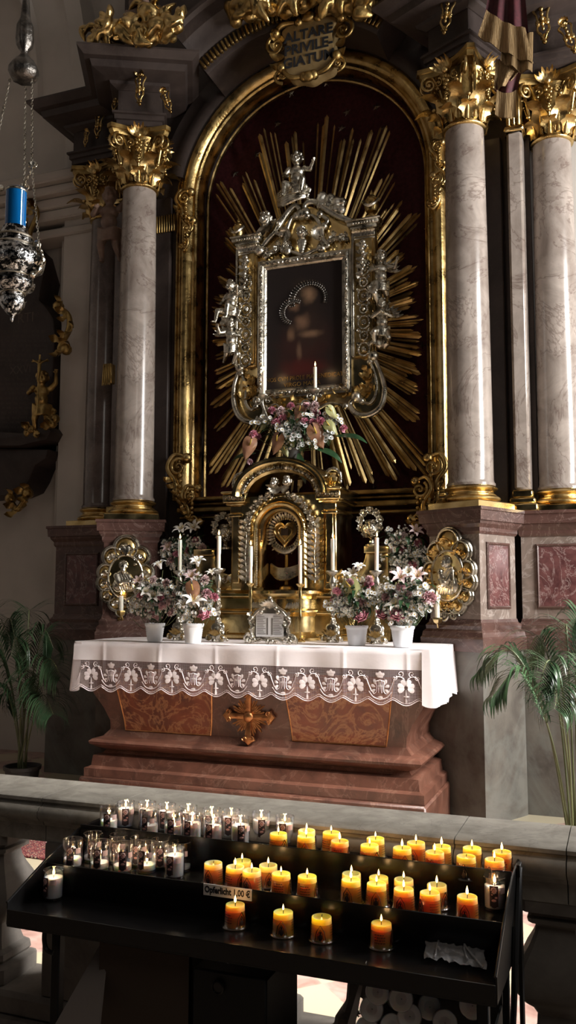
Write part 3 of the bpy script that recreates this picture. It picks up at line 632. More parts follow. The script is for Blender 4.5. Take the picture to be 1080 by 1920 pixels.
def fyz(z):
    for a, b in zip(prof, prof[1:]):
        if a[0] <= z <= b[0]: t = (z-a[0])/(b[0]-a[0]); return a[2]+(b[2]-a[2])*t
    return prof[-1][2]
def ease(t): return t
for x0b, x0t, x1t, x1b in ((-1.08, -1.16, -.27, -.32), (.36, .31, 1.16, 1.08)):
    m = MB(); m.grid(lambda u, v: (AX+(x0b+(x0t-x0b)*v)*(1-u)+(x1b+(x1t-x1b)*v)*u, fyz(.53+.5*v)-.004, .53+.5*v), 10, 16)
    m.build('inlay_panel', 'altar_inlay', al)
    m = MB(); pts = lambda u: None
    for a, b in ((x0b, x0t), (x1b, x1t)):
        m.tube([(AX+a+(b-a)*v/12, fyz(.53+.5*v/12)-.004, .53+.5*v/12) for v in range(13)], .006, 5)
    m.tube([(AX+x0b, fyz(.53)-.004, .53), (AX+x1b, fyz(.53)-.004, .53)], .006, 5); m.build('panel_edging', 'bronze', al)
# gilt cross emblem with rays on the altar front
em = thing('cross_emblem', 'reddish gilt trefoil cross with rays fixed to the middle of the altar front', 'cross', at(468, 1345, -.99))
p = at(468, 1343, -1.0)
m = MB()
for a in (0, pi/2, pi, 1.5*pi):
    M = T(*p) @ RY(a) @ RX(0); L = .19 if a not in (pi,) else .19
    m.prism([(-.018, .0), (-.022, L*.75), (-.045, L*.82), (-.05, L*.95), (-.028, L), (0, L*1.14), (.028, L), (.05, L*.95), (.045, L*.82), (.022, L*.75), (.018, 0)], -.03, .0, M, b=.008)
    for s in (-1, 1): m.scroll(M @ V((s*.03, -.032, L*.86)), .02, 1.3, .25, 0, s, tuple((M.to_3x3() @ V((1, 0, 0)))), tuple(M.to_3x3() @ V((0, 0, 1))), 6)
m.ball(p+V((0, -.03, 0)), (.04, .02, .04), 12); m.build('cross', 'bronze', em, ang=40)
m = MB()
for k in range(40):
    a = 2*pi*k/40+.04; L = (.155, .11, .135)[k % 3]
    if min(abs((a % (pi/2))), abs((a % (pi/2))-pi/2)) < .1: continue
    M = T(*p) @ RY(a); m.prism([(-.003, .03), (-.007, L*.9), (0, L), (.007, L*.9), (.003, .03)], -.014, 0, M)
m.build('rays', 'bronze', em, ang=30)
# ------------------------------------------------------------------ altar cloth with crochet lace
cl = thing('altar_cloth', 'white linen altar cloth with a deep scalloped crochet lace border over the altar table', 'cloth', (AX, -.5, AZ))
CX0, CX1, CY0, CY1 = -1.475, 1.475, -1.085, -.16
def wav(x): return .004*sin(x*7.3)+.003*sin(x*17+1)+.0035*sum(math.exp(-((x-c)/.012)**2) for c in (-1.2, -.68, -.2, .31, .83, 1.3))
m = MB()
def topf(u, v):
    x = CX0+(CX1-CX0)*u; y = CY1+(CY0-CY1)*v; return (x, y, AZ+.001*sin(x*9)+.0008*sin(y*14))
m.grid(topf, 60, 12)
def dropf(u, v, z0=AZ, z1=1.09):
    x = CX0+(CX1-CX0)*u; b = min(1, v*5); z = z0+(z1-z0)*v
    return (x, CY0-.008*b - wav(x)*(.4+v)*1.6, z+.001*sin(x*9))
m.grid(dropf, 240, 10)
m.build('linen', 'linen', cl, ang=80)
for s in (-1, 1):                                              # side drops, hanging in soft folds round the corners
    m = MB(); X = CX1 if s > 0 else CX0; fw = .07
    base_ = [(X-s*fw*(1-k/6), CY0-.010) for k in range(6)]+[(X-s*.004, CY0-.008), (X+s*.004, CY0+.002)]+[(X+s*.008, CY0+.012+(CY1-CY0-.012)*k/60) for k in range(61)]
    def sd_(u, v):
        i = u*(len(base_)-1); k = int(round(i)); x, y = base_[k]; w = max(0, (k-3)/(len(base_)-4)); q = min(1, max(0, (k-2)/6))
        fl = v*(.028*q+.022*sin(k*.42)*q+.010*sin(k*1.1)*q); zb = .385+.018*abs(sin(k*.35))-(.03 if k > 30 else 0)
        return (x+s*fl, y-.014*v*(1-min(1, k/20)), AZ+.001-zb*v)
    m.grid(sd_, len(base_)-1, 14)
    m.build('side_drop', 'linen', cl, ang=80)
m0 = at(171, 1280, -1.09).x; m1 = at(762, 1300, -1.09).x; NM = 15; PT = (m1-m0)/(NM-1)
def scal(x): return .868 - .040*abs(cos(pi*(x-m0)/PT))**1.3 + .012
def lacey(x, z): return CY0-.010-wav(x)*1.9-.006*sin(x*11)*(1.09-z)*4
m = MB(); m.grid(lambda u, v: ((lambda x: (x, lacey(x, 1.09-(1.09-scal(x))*v), 1.092-(1.092-scal(x))*v))(CX0+(CX1-CX0-.05)*u)), 300, 6)
m.build('lace_net', 'lace_net', cl, ang=80)
m = MB()
def lp(x, z, d=.003): return V((x, lacey(x, z)-d, z))
def thread(pts, r=.0036, k=4): m.tube([lp(q.x, q.y) for q in smooth_path([(a, b, 0) for a, b in pts], k)], r, 5, flat=.5)
def petal(cx, cz, a, L, w):
    n = 9; vs = [lp(cx+cos(a)*L*.5, cz+sin(a)*L*.5, .006)]
    for i in range(n):
        b = 2*pi*i/n; u = L*.5*cos(b); v = w*.5*sin(b)*(1.0+.35*cos(b)); X = cx+cos(a)*(L*.5+u)-sin(a)*v; Z = cz+sin(a)*(L*.5+u)+cos(a)*v; vs.append(lp(X, Z, .003))
    m.add(vs, [(0, 1+i, 1+(i+1) % n) for i in range(n)])
def spiral(cx, cz, r, f, ph): thread([(cx+f*r*(1-t/11)*cos(ph+t*.75), cz+r*(1-t/11)*sin(ph+t*.75)) for t in range(10)], .0033, 3)
for i in range(NM):
    x = m0+PT*i; zc_ = .965
    if i % 2 == 0:
        for a in (90-26, 90+26, 18, 162, -24, 204): petal(x+.012*cos(R_(a)), zc_+.012*sin(R_(a)), R_(a), .052, .036)
        petal(x, zc_-.01, -pi/2, .065, .012); petal(x-.022, zc_-.06, 0, .044, .010); petal(x, zc_-.07, -pi/2, .04, .016)
        for f in (-1, 1):
            thread([(x+f*.012, zc_+.06), (x+f*.045, zc_+.078), (x+f*.078, zc_+.066), (x+f*.098, zc_+.02), (x+f*.12, zc_-.03)])
            spiral(x+f*.04, zc_+.096, .022, -f, -1.2); spiral(x+f*.082, zc_+.068, .020, f, 2.2)
    else:
        for f in (-1, 1):
            for a, L in ((75, .05), (20, .045), (-35, .045)): petal(x+f*(.035), zc_-.005+.018*(a/60), R_(a) if f > 0 else pi-R_(a), L*.8, .022)
            thread([(x+f*.008, zc_+.045), (x+f*.03, zc_+.04), (x+f*.026, zc_), (x+f*.03, zc_-.035), (x+f*.05, zc_-.045), (x+f*.056, zc_-.025)])
            thread([(x, zc_+.05), (x+f*.014, zc_+.04), (x+f*.012, zc_-.04)], .003)
            thread([(x, zc_-.085), (x+f*.05, zc_-.07), (x+f*.085, zc_-.03)], .0033)
        petal(x, zc_-.03, pi/2, .075, .010); petal(x-.025, zc_+.008, 0, .05, .010)
        for k in range(5): a = pi/2+(k-2)*.42; petal(x, zc_+.07, a, .044 if k % 2 == 0 else .036, .020)
        petal(x-.026, zc_+.072, 0, .052, .016); petal(x-.02, zc_-.072, 0, .04, .02)
thread([(CX0+.004+k*(CX1-CX0-.06)/180, scal(CX0+.004+k*(CX1-CX0-.06)/180)+.002) for k in range(181)], .005, 1)
thread([(CX0+.004+k*(CX1-CX0-.06)/180, scal(CX0+.004+k*(CX1-CX0-.06)/180)+.016) for k in range(181)], .0028, 1)
m.build('lace_pattern', 'lace_thread', cl, ang=60)

# ------------------------------------------------------------------ figures
def putto(pose='stand', seed=0, wings=True, drape=True):
    """unit-height child figure facing -y, feet at z=0; returns one closed-surface builder"""
    rnd = random.Random(seed); m = MB()
    Z = 0
    if pose == 'stand': hip = .42; kn = ((-.09, -.06, .22), (.10, -.02, .22)); an = ((-.08, .0, .04), (.15, .02, .05))
    elif pose == 'sit': hip = .28; kn = ((-.16, -.20, .26), (.13, -.22, .30)); an = ((-.17, -.24, .05), (.10, -.22, .08))
    elif pose == 'kneel': hip = .30; kn = ((-.11, -.14, .10), (.14, -.16, .22)); an = ((-.09, .13, .05), (.14, -.06, .03))
    else: hip = .30; kn = ((-.10, .06, .14), (.12, -.08, .12)); an = ((-.16, .20, .04), (.04, .02, -.04))
    h = hip
    m.ball((0, .01, h), (.115, .095, .10), 14); m.ball((0, -.02, h+.12), (.108, .095, .11), 14); m.ball((0, 0, h+.25), (.118, .085, .10), 14)
    m.cap((0, 0, h+.30), (0, -.005, h+.38), .055, .05)
    hd = V((0, -.015, h+.46))
    m.ball(hd, (.088, .098, .108), 16); m.ball(hd+V((0, -.05, -.045)), (.06, .05, .045), 12)      # skull, jaw
    for s in (-1, 1):
        m.ball(hd+V((s*.042, -.068, -.03)), (.032, .028, .03), 9); m.ball(hd+V((s*.035, -.082, .018)), (.022, .012, .008), 8); m.ball(hd+V((s*.088, .01, -.01)), (.012, .022, .028), 8)
    m.ball(hd+V((0, -.102, -.012)), (.014, .020, .020), 8); m.ball(hd+V((0, -.094, -.046)), (.024, .012, .008), 8); m.ball(hd+V((0, -.085, -.075)), (.022, .018, .016), 8)
    for k in range(34):                                                                      # curls
        th = rnd.uniform(0, 2*pi); ph = rnd.uniform(-.1, 1.5); d = V((cos(th)*cos(ph), sin(th)*cos(ph), sin(ph)))
        if d.y < -.35 and d.z < .62: continue
        m.ball(hd+V((d.x*.09, d.y*.10, d.z*.105)), rnd.uniform(.022, .034), 7)
    for s, k_, a_ in ((-1, kn[0], an[0]), (1, kn[1], an[1])):
        m.cap((s*.06, 0, h-.01), k_, .078, .052); m.cap(k_, a_, .052, .030); f = V(a_)+V((0, -.075, -.018)); m.cap(a_, f, .028, .022)
        for j in range(3): m.ball(f+V(((j-1)*.014, -.016, -.006)), .011, 6)
    arms = {'stand': (((-.13, 0, .30), (-.19, -.08, .20), (-.12, -.18, .24)), ((.13, 0, .30), (.21, -.03, .38), (.22, -.08, .53))),
            'sit': (((-.13, 0, .30), (-.20, -.05, .18), (-.13, -.15, .12)), ((.13, 0, .30), (.22, -.06, .24), (.28, -.12, .33))),
            'kneel': (((-.13, 0, .30), (-.17, -.10, .20), (-.04, -.17, .24)), ((.13, 0, .30), (.17, -.11, .20), (.05, -.18, .25))),
            'fly': (((-.13, 0, .30), (-.22, -.06, .26), (-.25, -.13, .36)), ((.13, 0, .30), (.18, -.10, .20), (.10, -.19, .18)))}[pose]
    for a, b, c in arms:
        a, b, c = V(a)+V((0, 0, h)), V(b)+V((0, 0, h)), V(c)+V((0, 0, h)); m.cap(a, b, .050, .038); m.cap(b, c, .038, .024)
        d = (c-b).normalized(); sd = d.cross(V((0, 0, 1))); sd = sd.normalized() if sd.length > .1 else V((1, 0, 0))
        m.ball(c+d*.02, (.028, .028, .028), 8)
        for j in range(4): m.cap(c+d*.03+sd*((j-1.5)*.014), c+d*(.062+.006*(j in (1, 2)))+sd*((j-1.5)*.019)+V((0, -.008, 0)), .009, .007, 6)
        m.cap(c+sd*.018, c+d*.025+sd*.045, .010, .008, 6)
    if drape:
        for k in range(9):
            t = k/8; m.tube(smooth_path([V((-.13, -.03, h+.04-.02*k)), V((-.03, -.12, h-.03-.014*k)), V((.08, -.09, h+.02-.018*k)), V((.15, .04, h+.03-.02*k))], 4), .022, 6)
        m.tube(smooth_path([V((.12, 0, h+.02)), V((.2, .02, h-.06)), V((.16, .0, h-.18)), V((.24, .03, h-.28))], 5), [.03+.012*sin(i*1.7) for i in range(16)], 8)
    return m
def wing_mb(s, flip=1):
    m = MB()
    for r, (L0, n) in enumerate(((.30, 7), (.20, 6))):
        for k in range(n):
            a = R_(20+k*15); d = V((s*cos(a)*.9, .35, sin(a)*.8-.25)); m.leaf(V((s*.04, .075-.012*r, 0))+d*.04, tuple(d), (0, -1, .1), L0*(1-.05*k), .075, .25, 0, 7, .25)
    m.cap((s*.03, .07, 0), (s*.14, .11, .07), .03, .022, 8); return m
FIG = {}
def place_putto(name, label, cat, px, py, Y, size, pose, rz=0, mat='silver', seed=0, wings=True, tilt=0, group=None, parent=None, sx=1):
    """px,py = middle of the figure"""
    key = (pose, seed)
    hh = {'stand': .98, 'sit': .84, 'kneel': .86, 'fly': .86}[pose]
    c = at(px, py, Y); t = thing(name, label, cat, c-V((0, 0, hh*size/2)), rz, group) if parent is None else parent
    if key not in FIG:
        o = putto(pose, seed).remesh('body', mat, vox=.0105, smooth=1); FIG[key] = o.data; bpy.data.objects.remove(o)
    me = FIG[key].copy(); me.materials.clear(); me.materials.append(M_[mat])
    t.scale = (size*sx, size, size); t.rotation_euler = (0, tilt, rz)
    shared('body', me, t)
    if wings:
        hz = {'stand': .42, 'sit': .28, 'kneel': .30, 'fly': .30}[pose]+.27
        for s in (-1, 1):
            w = wing_mb(s); w.m = MX.Identity(4); w2 = MB(); w2.add([(p_.x, p_.y, p_.z+hz) for p_ in w.v], w.f); w2.build('wing', mat, t, True, 60)
    return t

# ------------------------------------------------------------------ the picture in its silver frame
pf = thing('picture_frame', 'tall ornate silver and gilt baroque picture frame hanging in front of the sunburst', 'frame', at(575, 780, .36))
FY = .30
def P2(pts, Y=FY): return [(lambda q: (q.x, q.z))(at(x, y, Y)) for x, y in pts]
out = P2([(447, 470), (452, 560), (456, 640), (455, 695), (441, 728), (437, 760), (450, 785), (470, 795), (489, 790), (505, 772), (570, 768), (636, 760), (655, 768), (678, 782), (702, 778), (720, 756), (722, 725), (712, 695), (704, 670), (702, 600), (703, 520), (706, 432), (690, 418), (655, 416), (610, 400), (572, 383), (545, 393), (520, 415), (498, 440), (485, 466)])
m = MB(); m.prism(out, FY-.05, FY+.06, b=.02); m.build('backing', 'brass', pf, ang=30)
# painting and inner silver moulding
TL, TR, BR, BL = [at(x, y, FY-.08) for x, y in ((500, 508), (642, 484), (643, 713), (499, 738))]
xa, xb = (TL.x+BL.x)/2, (TR.x+BR.x)/2; za, zb = (BL.z+BR.z)/2, (TL.z+TR.z)/2
pn = MB(); pn.m = MX.Identity(4); pn.box(xa, xb, FY-.075, FY-.05, za, zb); pw = xb-xa; ph = zb-za
po = pn.build('painting', 'old_painting', pf, origin=None); po.parent = None
# painting is a panel mounted in the frame: its own origin at the lower middle so the picture sits on it
me = po.data; po.parent = pf; og = V(((xa+xb)/2, FY-.075, za)); loc = og - pf.location
inv = V(loc)
for v_ in me.vertices: v_.co = (v_.co - inv)
po.location = loc
m = MB(); pth = [(xa, za), (xa, zb), (xb, zb), (xb, za)]
m.sweep(pth, [(-.004, FY-.05), (-.004, FY-.085), (.012, FY-.10), (.022, FY-.10), (.03, FY-.115), (.05, FY-.125), (.066, FY-.115), (.07, FY-.10), (.085, FY-.095), (.085, FY-.05)], True); m.build('inner_moulding', 'silver', pf, ang=30)
m = MB()
for x in (xa-.045, xb+.045):
    m = MB()
    for k in range(30): m.ball((x, FY-.118, za+(zb-za)*(k+.5)/30), (.017, .014, .022), 7)
    m.build('bead_moulding', 'silver_relief', pf, ang=60)
for z in (za-.045, zb+.045):
    m = MB()
    for k in range(20): m.ball((xa+(xb-xa)*(k+.5)/20, FY-.118, z), (.022, .014, .017), 7)
    m.build('bead_moulding', 'silver_relief', pf, ang=60)
m = MB()
textmb(m, 'NOS CVM PROLE PIA BENEDICAT', .058, basis((og.x, FY-.078, za+.075), (1, 0, 0), (0, 0, 1), (0, -1, 0)), .001, sx=.88); textmb(m, 'VIRGO MARIA', .058, basis((og.x-.02, FY-.078, za+.015), (1, 0, 0), (0, 0, 1), (0, -1, 0)), .001)
m.build('inscription', 'old_gold', pf)
for cx_, cz_, rr, nm in ((.05, .93, .155, 26), (-.10, .82, .10, 20)):    # crowns of small silver flowers fixed on the panel
    m = MB()
    for k in range(nm):
        a = R_(-15+210*k/(nm-1)) if rr > .12 else R_(60+190*k/(nm-1)); q = V((og.x+cx_+rr*cos(a), FY-.082, za+cz_*ph/1.32+rr*.95*sin(a)))
        m.ball(q, (.013, .010, .013), 7); m.ball(q+V((.02*cos(a), 0, .02*sin(a))), (.010, .008, .010), 6); m.leaf(q, (cos(a), -.1, sin(a)), (0, -1, 0), .045, .012, .2)
    m.build('crown', 'tarnished_silver', pf, ang=60)
def cs(m, pts, r, Y=FY-.07, eye=1.8): m.cscroll([at(x, y, Y-(d if d else 0)) for x, y, d in [(q+(0,))[:3] for q in pts]], r, eye=eye)
# side pilasters with capitals
for side, (xl_, xr_, yt, yb_) in (('l', (447, 484, 470, 690)), ('r', (664, 706, 440, 670))):
    a, b = at(xl_, (yt+yb_)/2, FY-.05), at(xr_, (yt+yb_)/2, FY-.05); zt = at((xl_+xr_)/2, yt, FY-.05).z; zb_ = at((xl_+xr_)/2, yb_, FY-.05).z
    m = MB(); m.box(a.x, b.x, FY-.085, FY-.04, zb_, zt, b=.008); m.box(a.x+.02, b.x-.02, FY-.10, FY-.08, zb_+.03, zt-.05, b=.008); m.build('pilaster', 'gold', pf)
    m = MB(); m.box(a.x-.01, a.x+.015, FY-.11, FY-.04, zb_, zt, b=.006); m.build('edge_rib', 'silver', pf)
    m = MB()
    for k, (e, z0, z1) in enumerate(((.0, 0, .03), (.0, .03, .10), (.02, .10, .13), (.045, .13, .165), (.06, .165, .185))): m.box(a.x-e, b.x+e, FY-.09-e, FY, zt-.06+z0, zt-.06+z1, b=.008)
    for k in range(8): m.ball((a.x+(b.x-a.x)*(k+.5)/8, FY-.135, zt+.085), (.016, .012, .016), 8)
    for k in range(7): m.leaf((a.x+(b.x-a.x)*(k+.5)/7, FY-.095, zt-.03), (0, -.25, 1), (0, -1, 0), .085, .034, .6)
    m.build('capital', 'silver', pf, ang=50)
    m = MB()                                                             # chain of medallions down the pilaster
    xm = (a.x+b.x)/2
    for k in range(7):
        z = zb_+.06+k*(zt-zb_-.28)/7; r = .052 if k % 2 == 0 else .036
        pts = [(xm+r*cos(t_*pi/8), FY-.105, z+r*1.15*sin(t_*pi/8)) for t_ in range(17)]; m.tube(pts, .011, 6); m.ball((xm, FY-.105, z), (r*.5, .02, r*.55), 10)
        for s in (-1, 1): m.leaf((xm+s*.03, FY-.10, z+.04), (s, -.1, .7), (0, -1, 0), .05, .03, .5)
    m.build('medallion_chain', 'silver_relief', pf, ang=60)
    m = MB()                                                             # leafy drop hanging from the capital
    for k in range(10): m.ball((xm+.012*sin(k*2), FY-.13, zt-.10-.032*k), (.032*(1-.05*k), .026, .026), 8)
    for k in range(9):
        s = 1 if k % 2 else -1; m.leaf((xm, FY-.125, zt-.10-.034*k), (s*.8, -.2, -.6), (0, -1, 0), .085, .045, .4, 2)
    m.build('leaf_drop', 'silver', pf, ang=60)
# scrolled feet
m = MB()
cs(m, [(450, 690), (440, 720), (438, 752, .02), (448, 780, .03), (470, 792, .03), (490, 784, .02), (496, 765), (482, 750)], .028)
cs(m, [(452, 700), (462, 725), (460, 752), (470, 768), (480, 762)], .018)
m.build('scrolled_foot', 'silver', pf, ang=60); m = MB()
cs(m, [(700, 668), (714, 700), (721, 732, .02), (714, 762, .03), (692, 778, .03), (668, 776, .02), (656, 758), (668, 744)], .030)
cs(m, [(694, 678), (704, 705), (706, 735), (694, 756), (678, 752)], .018)
m.build('scrolled_foot', 'silver', pf, ang=60); m = MB()
cs(m, [(500, 765), (530, 775), (560, 758), (590, 768), (620, 756), (648, 762)], .02)
m.build('wavy_rib', 'silver', pf, ang=60)
m = MB()
for k, (x, y) in enumerate(((462, 740), (476, 735), (470, 715), (690, 725), (678, 735), (688, 700), (640, 735), (520, 755), (600, 745), (560, 750))):
    p = at(x, y, FY-.07); m.scroll(p, .05, 1.5, .22, k, 1 if k % 2 else -1); 
    for j in range(4): m.leaf(p, (cos(k+j*1.6), -.3, sin(k+j*1.6)), (0, -1, 0), .10, .05, .5, 2)
for x in range(520, 650, 9): m.ball(at(x, 772-(x-520)*.09, FY-.06), .014, 7)
m.build('foliage', 'old_gold', pf, ang=60)
# broken-curve pediment
m = MB()
cs(m, [(566, 402), (556, 386), (545, 392), (530, 412), (516, 434), (500, 452), (487, 470)], .032)
cs(m, [(572, 400), (572, 384), (590, 378), (612, 392), (636, 406), (662, 415), (690, 418)], .032)
m.build('pediment_cornice', 'silver', pf, ang=60)
m = MB()
for f, pts in ((1, [(556, 405), (546, 410), (538, 432), (534, 455), (528, 470), (540, 472)]), (2, [(576, 405), (588, 405), (602, 425), (606, 448), (616, 460), (604, 466)]),
               (3, [(522, 420), (518, 436), (528, 440)]), (4, [(600, 402), (614, 412), (608, 424)])):
    cs(m, pts, .02, FY-.08)
for k in range(9):
    for x, y, sx in ((535, 445, -1), (602, 440, 1)):
        p = at(x, y, FY-.08); a = pi/2+sx*(-.2+k*.33); m.leaf(p, (cos(a), -.25, sin(a)), (0, -1, 0), .11, .045, .5, 2)
m.cscroll([at(540, 470, FY-.08), at(555, 474, FY-.09), at(570, 478, FY-.1), at(588, 470, FY-.09), at(600, 466, FY-.08)], .02)
m.build('acanthus_scroll', 'silver', pf, ang=60)
for x0, y0, x1, y1 in ((497, 482, 545, 465), (600, 462, 650, 448)):
    m = MB()
    for k in range(9):
        t_ = k/8; p = at(x0+(x1-x0)*t_, y0+(y1-y0)*t_-7*sin(t_*pi), FY-.07); m.ball(p, (.026, .02, .026), 7)
        m.leaf(p, (cos(k*1.9), -.3, sin(k*1.9)), (0, -1, 0), .09, .05, .5, 2); 
        if k % 3 == 0: m.scroll(p, .035, 1.3, .22, k, 1, n=6)
    m.build('rose_garland', 'silver_relief', pf, ang=60)
def head(m, c, r, seed=0):
    rnd = random.Random(seed); c = V(c); m.ball(c, (r*.82, r*.9, r), 14); m.ball(c+V((0, -.5*r, -.4*r)), (.55*r, .45*r, .42*r), 10)
    for s in (-1, 1): m.ball(c+V((s*.38*r, -.66*r, -.28*r)), .3*r, 8); m.ball(c+V((s*.33*r, -.8*r, .16*r)), (.2*r, .1*r, .07*r), 8)
    m.ball(c+V((0, -.98*r, -.12*r)), (.13*r, .2*r, .2*r), 8); m.ball(c+V((0, -.88*r, -.45*r)), (.22*r, .1*r, .07*r), 8)
    for k in range(30):
        th = rnd.uniform(0, 2*pi); ph_ = rnd.uniform(-.2, 1.5); d = V((cos(th)*cos(ph_), sin(th)*cos(ph_), sin(ph_)))
        if d.y < -.35 and d.z < .6: continue
        m.ball(c+V((d.x*.85, d.y*.92, d.z))*r, rnd.uniform(.2, .32)*r, 6)
m = MB(); head(m, at(566, 437, FY-.11), .058, 2)
for k in range(5): m.ball(at(566, 452+k*5, FY-.09), (.055-.007*k, .03, .03), 9)
m.remesh('mask', 'silver', pf, vox=.0045, smooth=1)
m = MB(); head(m, at(497, 412, FY-.12), .07, 4); m.remesh('cherub_head', 'silver', pf, vox=.005, smooth=1)
m = MB()
for s, pts in ((1, (520, 416)), (-1, (488, 432))):
    for k in range(6):
        p = at(497, 418, FY-.08); q = at(pts[0], pts[1], FY-.1); d = (q-p).normalized(); m.leaf(p+V((0, 0, -.01*k)), (d.x, -.2, d.z-.12*k), (0, -1, 0), .17-.012*k, .045, .25)
m.build('cherub_wing', 'silver', pf, ang=60)
for x, y, r in ((447, 436, 1), (697, 386, 1.05)):                        # urn finials on the capitals
    p = at(x, y, FY-.03); m = MB(); m.m = T(*p) @ SC(r)
    m.lathe([(.06, -.12), (.06, -.105), (.025, -.09), (.022, -.07), (.05, -.055), (.062, -.02), (.066, .02), (.058, .05), (.04, .06), (.045, .07), (.03, .09), (.012, .10), (.016, .115), (.008, .135), (0, .15)], 20)
    m.build('urn_finial', 'gold', pf)
    m = MB(); m.m = T(*p) @ SC(r)
    m.tube(smooth_path([(-.07, -.03, .04), (-.04, -.07, -.01), (0, -.08, -.03), (.04, -.07, -.01), (.07, -.03, .04)], 4), .014, 6); m.build('swag', 'silver', pf)
for x, y, s in ((630, 385, .075), (612, 378, .045), (700, 555, .06)):
    m = MB(); rnd = random.Random(x)
    for k in range(9): m.ball(at(x+rnd.uniform(-12, 12), y+rnd.uniform(-10, 10), FY-.06), rnd.uniform(.03, .055), 8)
    m.remesh('cloud', 'silver', pf, vox=.008, smooth=2)
place_putto('putto', 'silver cherub with raised hand sitting on top of the picture frame', 'statue', 557, 335, FY-.10, .60, 'sit', .15, 'silver', 1, wings=False, group='silver putti on the picture frame')
m = MB(); m.m = T(*at(552, 378, FY-.06))
for k in range(7): m.tube(smooth_path([(-.16, 0, -.02+.02*k), (-.06, -.07, -.04+.025*k), (.06, -.06, .0+.02*k), (.14, 0, .03+.01*k)], 4), .02, 6)
m.build('drapery', 'silver', pf, ang=60)
place_putto('putto', 'upper silver putto on the left edge of the picture frame', 'statue', 434, 568, FY-.12, .52, 'sit', -.4, 'silver', 2, group='silver putti on the picture frame')
place_putto('putto', 'lower silver putto on the left edge of the picture frame', 'statue', 433, 638, FY-.12, .48, 'fly', .35, 'silver', 3, group='silver putti on the picture frame')
place_putto('putto', 'upper silver putto on the right edge of the picture frame', 'statue', 714, 518, FY-.10, .54, 'fly', .4, 'silver', 2, group='silver putti on the picture frame', sx=-1)
place_putto('putto', 'lower silver putto on the right edge of the picture frame', 'statue', 717, 604, FY-.10, .50, 'kneel', .2, 'silver', 4, group='silver putti on the picture frame', sx=-1)
for x, y in ((434, 655), (716, 640), (430, 600)):
    m = MB(); rnd = random.Random(x+y)
    for k in range(12): m.ball(at(x+rnd.uniform(-14, 14), y+rnd.uniform(-9, 9), FY-.05), rnd.uniform(.02, .045), 8)
    m.remesh('cloud', 'silver', pf, vox=.007, smooth=2)

# ------------------------------------------------------------------ tabernacle
TX = .03; TF = -.28
tb = thing('tabernacle', 'polished brass tabernacle with an arched niche and silver relief ornament on the altar', 'tabernacle', (TX, -.1, AZ))
m = MB()
for z0, z1, e in ((AZ+.002, 1.28, .03), (1.28, 1.46, 0), (1.46, 1.49, .03), (1.49, 1.60, .01), (1.60, 1.64, .05), (1.64, 1.66, .02)): m.box(TX-.62-e, TX+.62+e, -.2-e, .26, z0, z1, b=.01)
m.build('plinth', 'brass', tb)
m = MB(); m.lathe([(.34, AZ+.002), (.34, 1.26), (.31, 1.285), (.29, 1.31), (.29, 1.44), (.31, 1.46), (.33, 1.475), (.33, 1.49), (.31, 1.505), (.31, 1.585), (.34, 1.61), (.36, 1.63), (.36, 1.655), (.3, 1.665)], 48, T(TX, -.10, 0)); m.build('drum', 'brass', tb)
for s in (-1, 1):
    m = MB()
    for k in range(5): m.leaf((TX+s*.16+.02*(k-2), -.40, 1.56), ((k-2)*.2, -.3, -1), (0, -1, 0), .08, .03, .4)
    m.build('silver_drop', 'silver', tb, ang=60)
# body with arched opening
NW, NS = .165, 2.17; oarc = [(TX+NW*cos(R_(a)), NS+NW*sin(R_(a))) for a in range(0, 181, 9)]
def topz(x): t_ = min(1, abs(x-TX)/.38); return 2.47+.27*sqrt(max(0, 1-t_*t_))
m = MB(); strips = [(TX-.38, TX-NW, None)] + [None]
m.box(TX-.38, TX-NW, TF, .22, 1.66, 2.47); m.box(TX+NW, TX+.38, TF, .22, 1.66, 2.47)
for i in range(len(oarc)-1):
    (x0, z0), (x1, z1) = oarc[i], oarc[i+1]
    m.add([(x0, TF, z0), (x1, TF, z1), (x1, TF, 2.47), (x0, TF, 2.47), (x0, .22, z0), (x1, .22, z1), (x1, .22, 2.47), (x0, .22, 2.47)], [(0, 1, 2, 3), (7, 6, 5, 4), (0, 4, 5, 1), (3, 2, 6, 7)])
m.box(TX-.38, TX+.38, .12, .22, 1.66, 2.47); m.build('body', 'brass', tb, ang=20)
m = MB(); MB.sweep(m, [(TX-NW, 1.68)] + oarc[::-1] + [(TX+NW, 1.68)], [(-.005, TF+.05), (-.005, TF-.01), (.0, TF-.03), (.018, TF-.035), (.024, TF-.02), (.035, TF-.02), (.045, TF-.05), (.062, TF-.065), (.078, TF-.05), (.088, TF-.03), (.10, TF-.03), (.108, TF-.045), (.12, TF-.045), (.125, TF)]); m.build('niche_moulding', 'brass', tb, ang=30)
MB().box(TX-NW, TX+NW, .0, .115, 1.66, 2.36).build('niche_lining', 'red_damask', tb)
for s in (-1, 1):
    m = MB()
    for k in range(34): m.ball((TX+s*.205, TF-.06, 1.70+.0145*k), (.009, .009, .0065), 6)
    m.build('pearl_moulding', 'silver', tb)
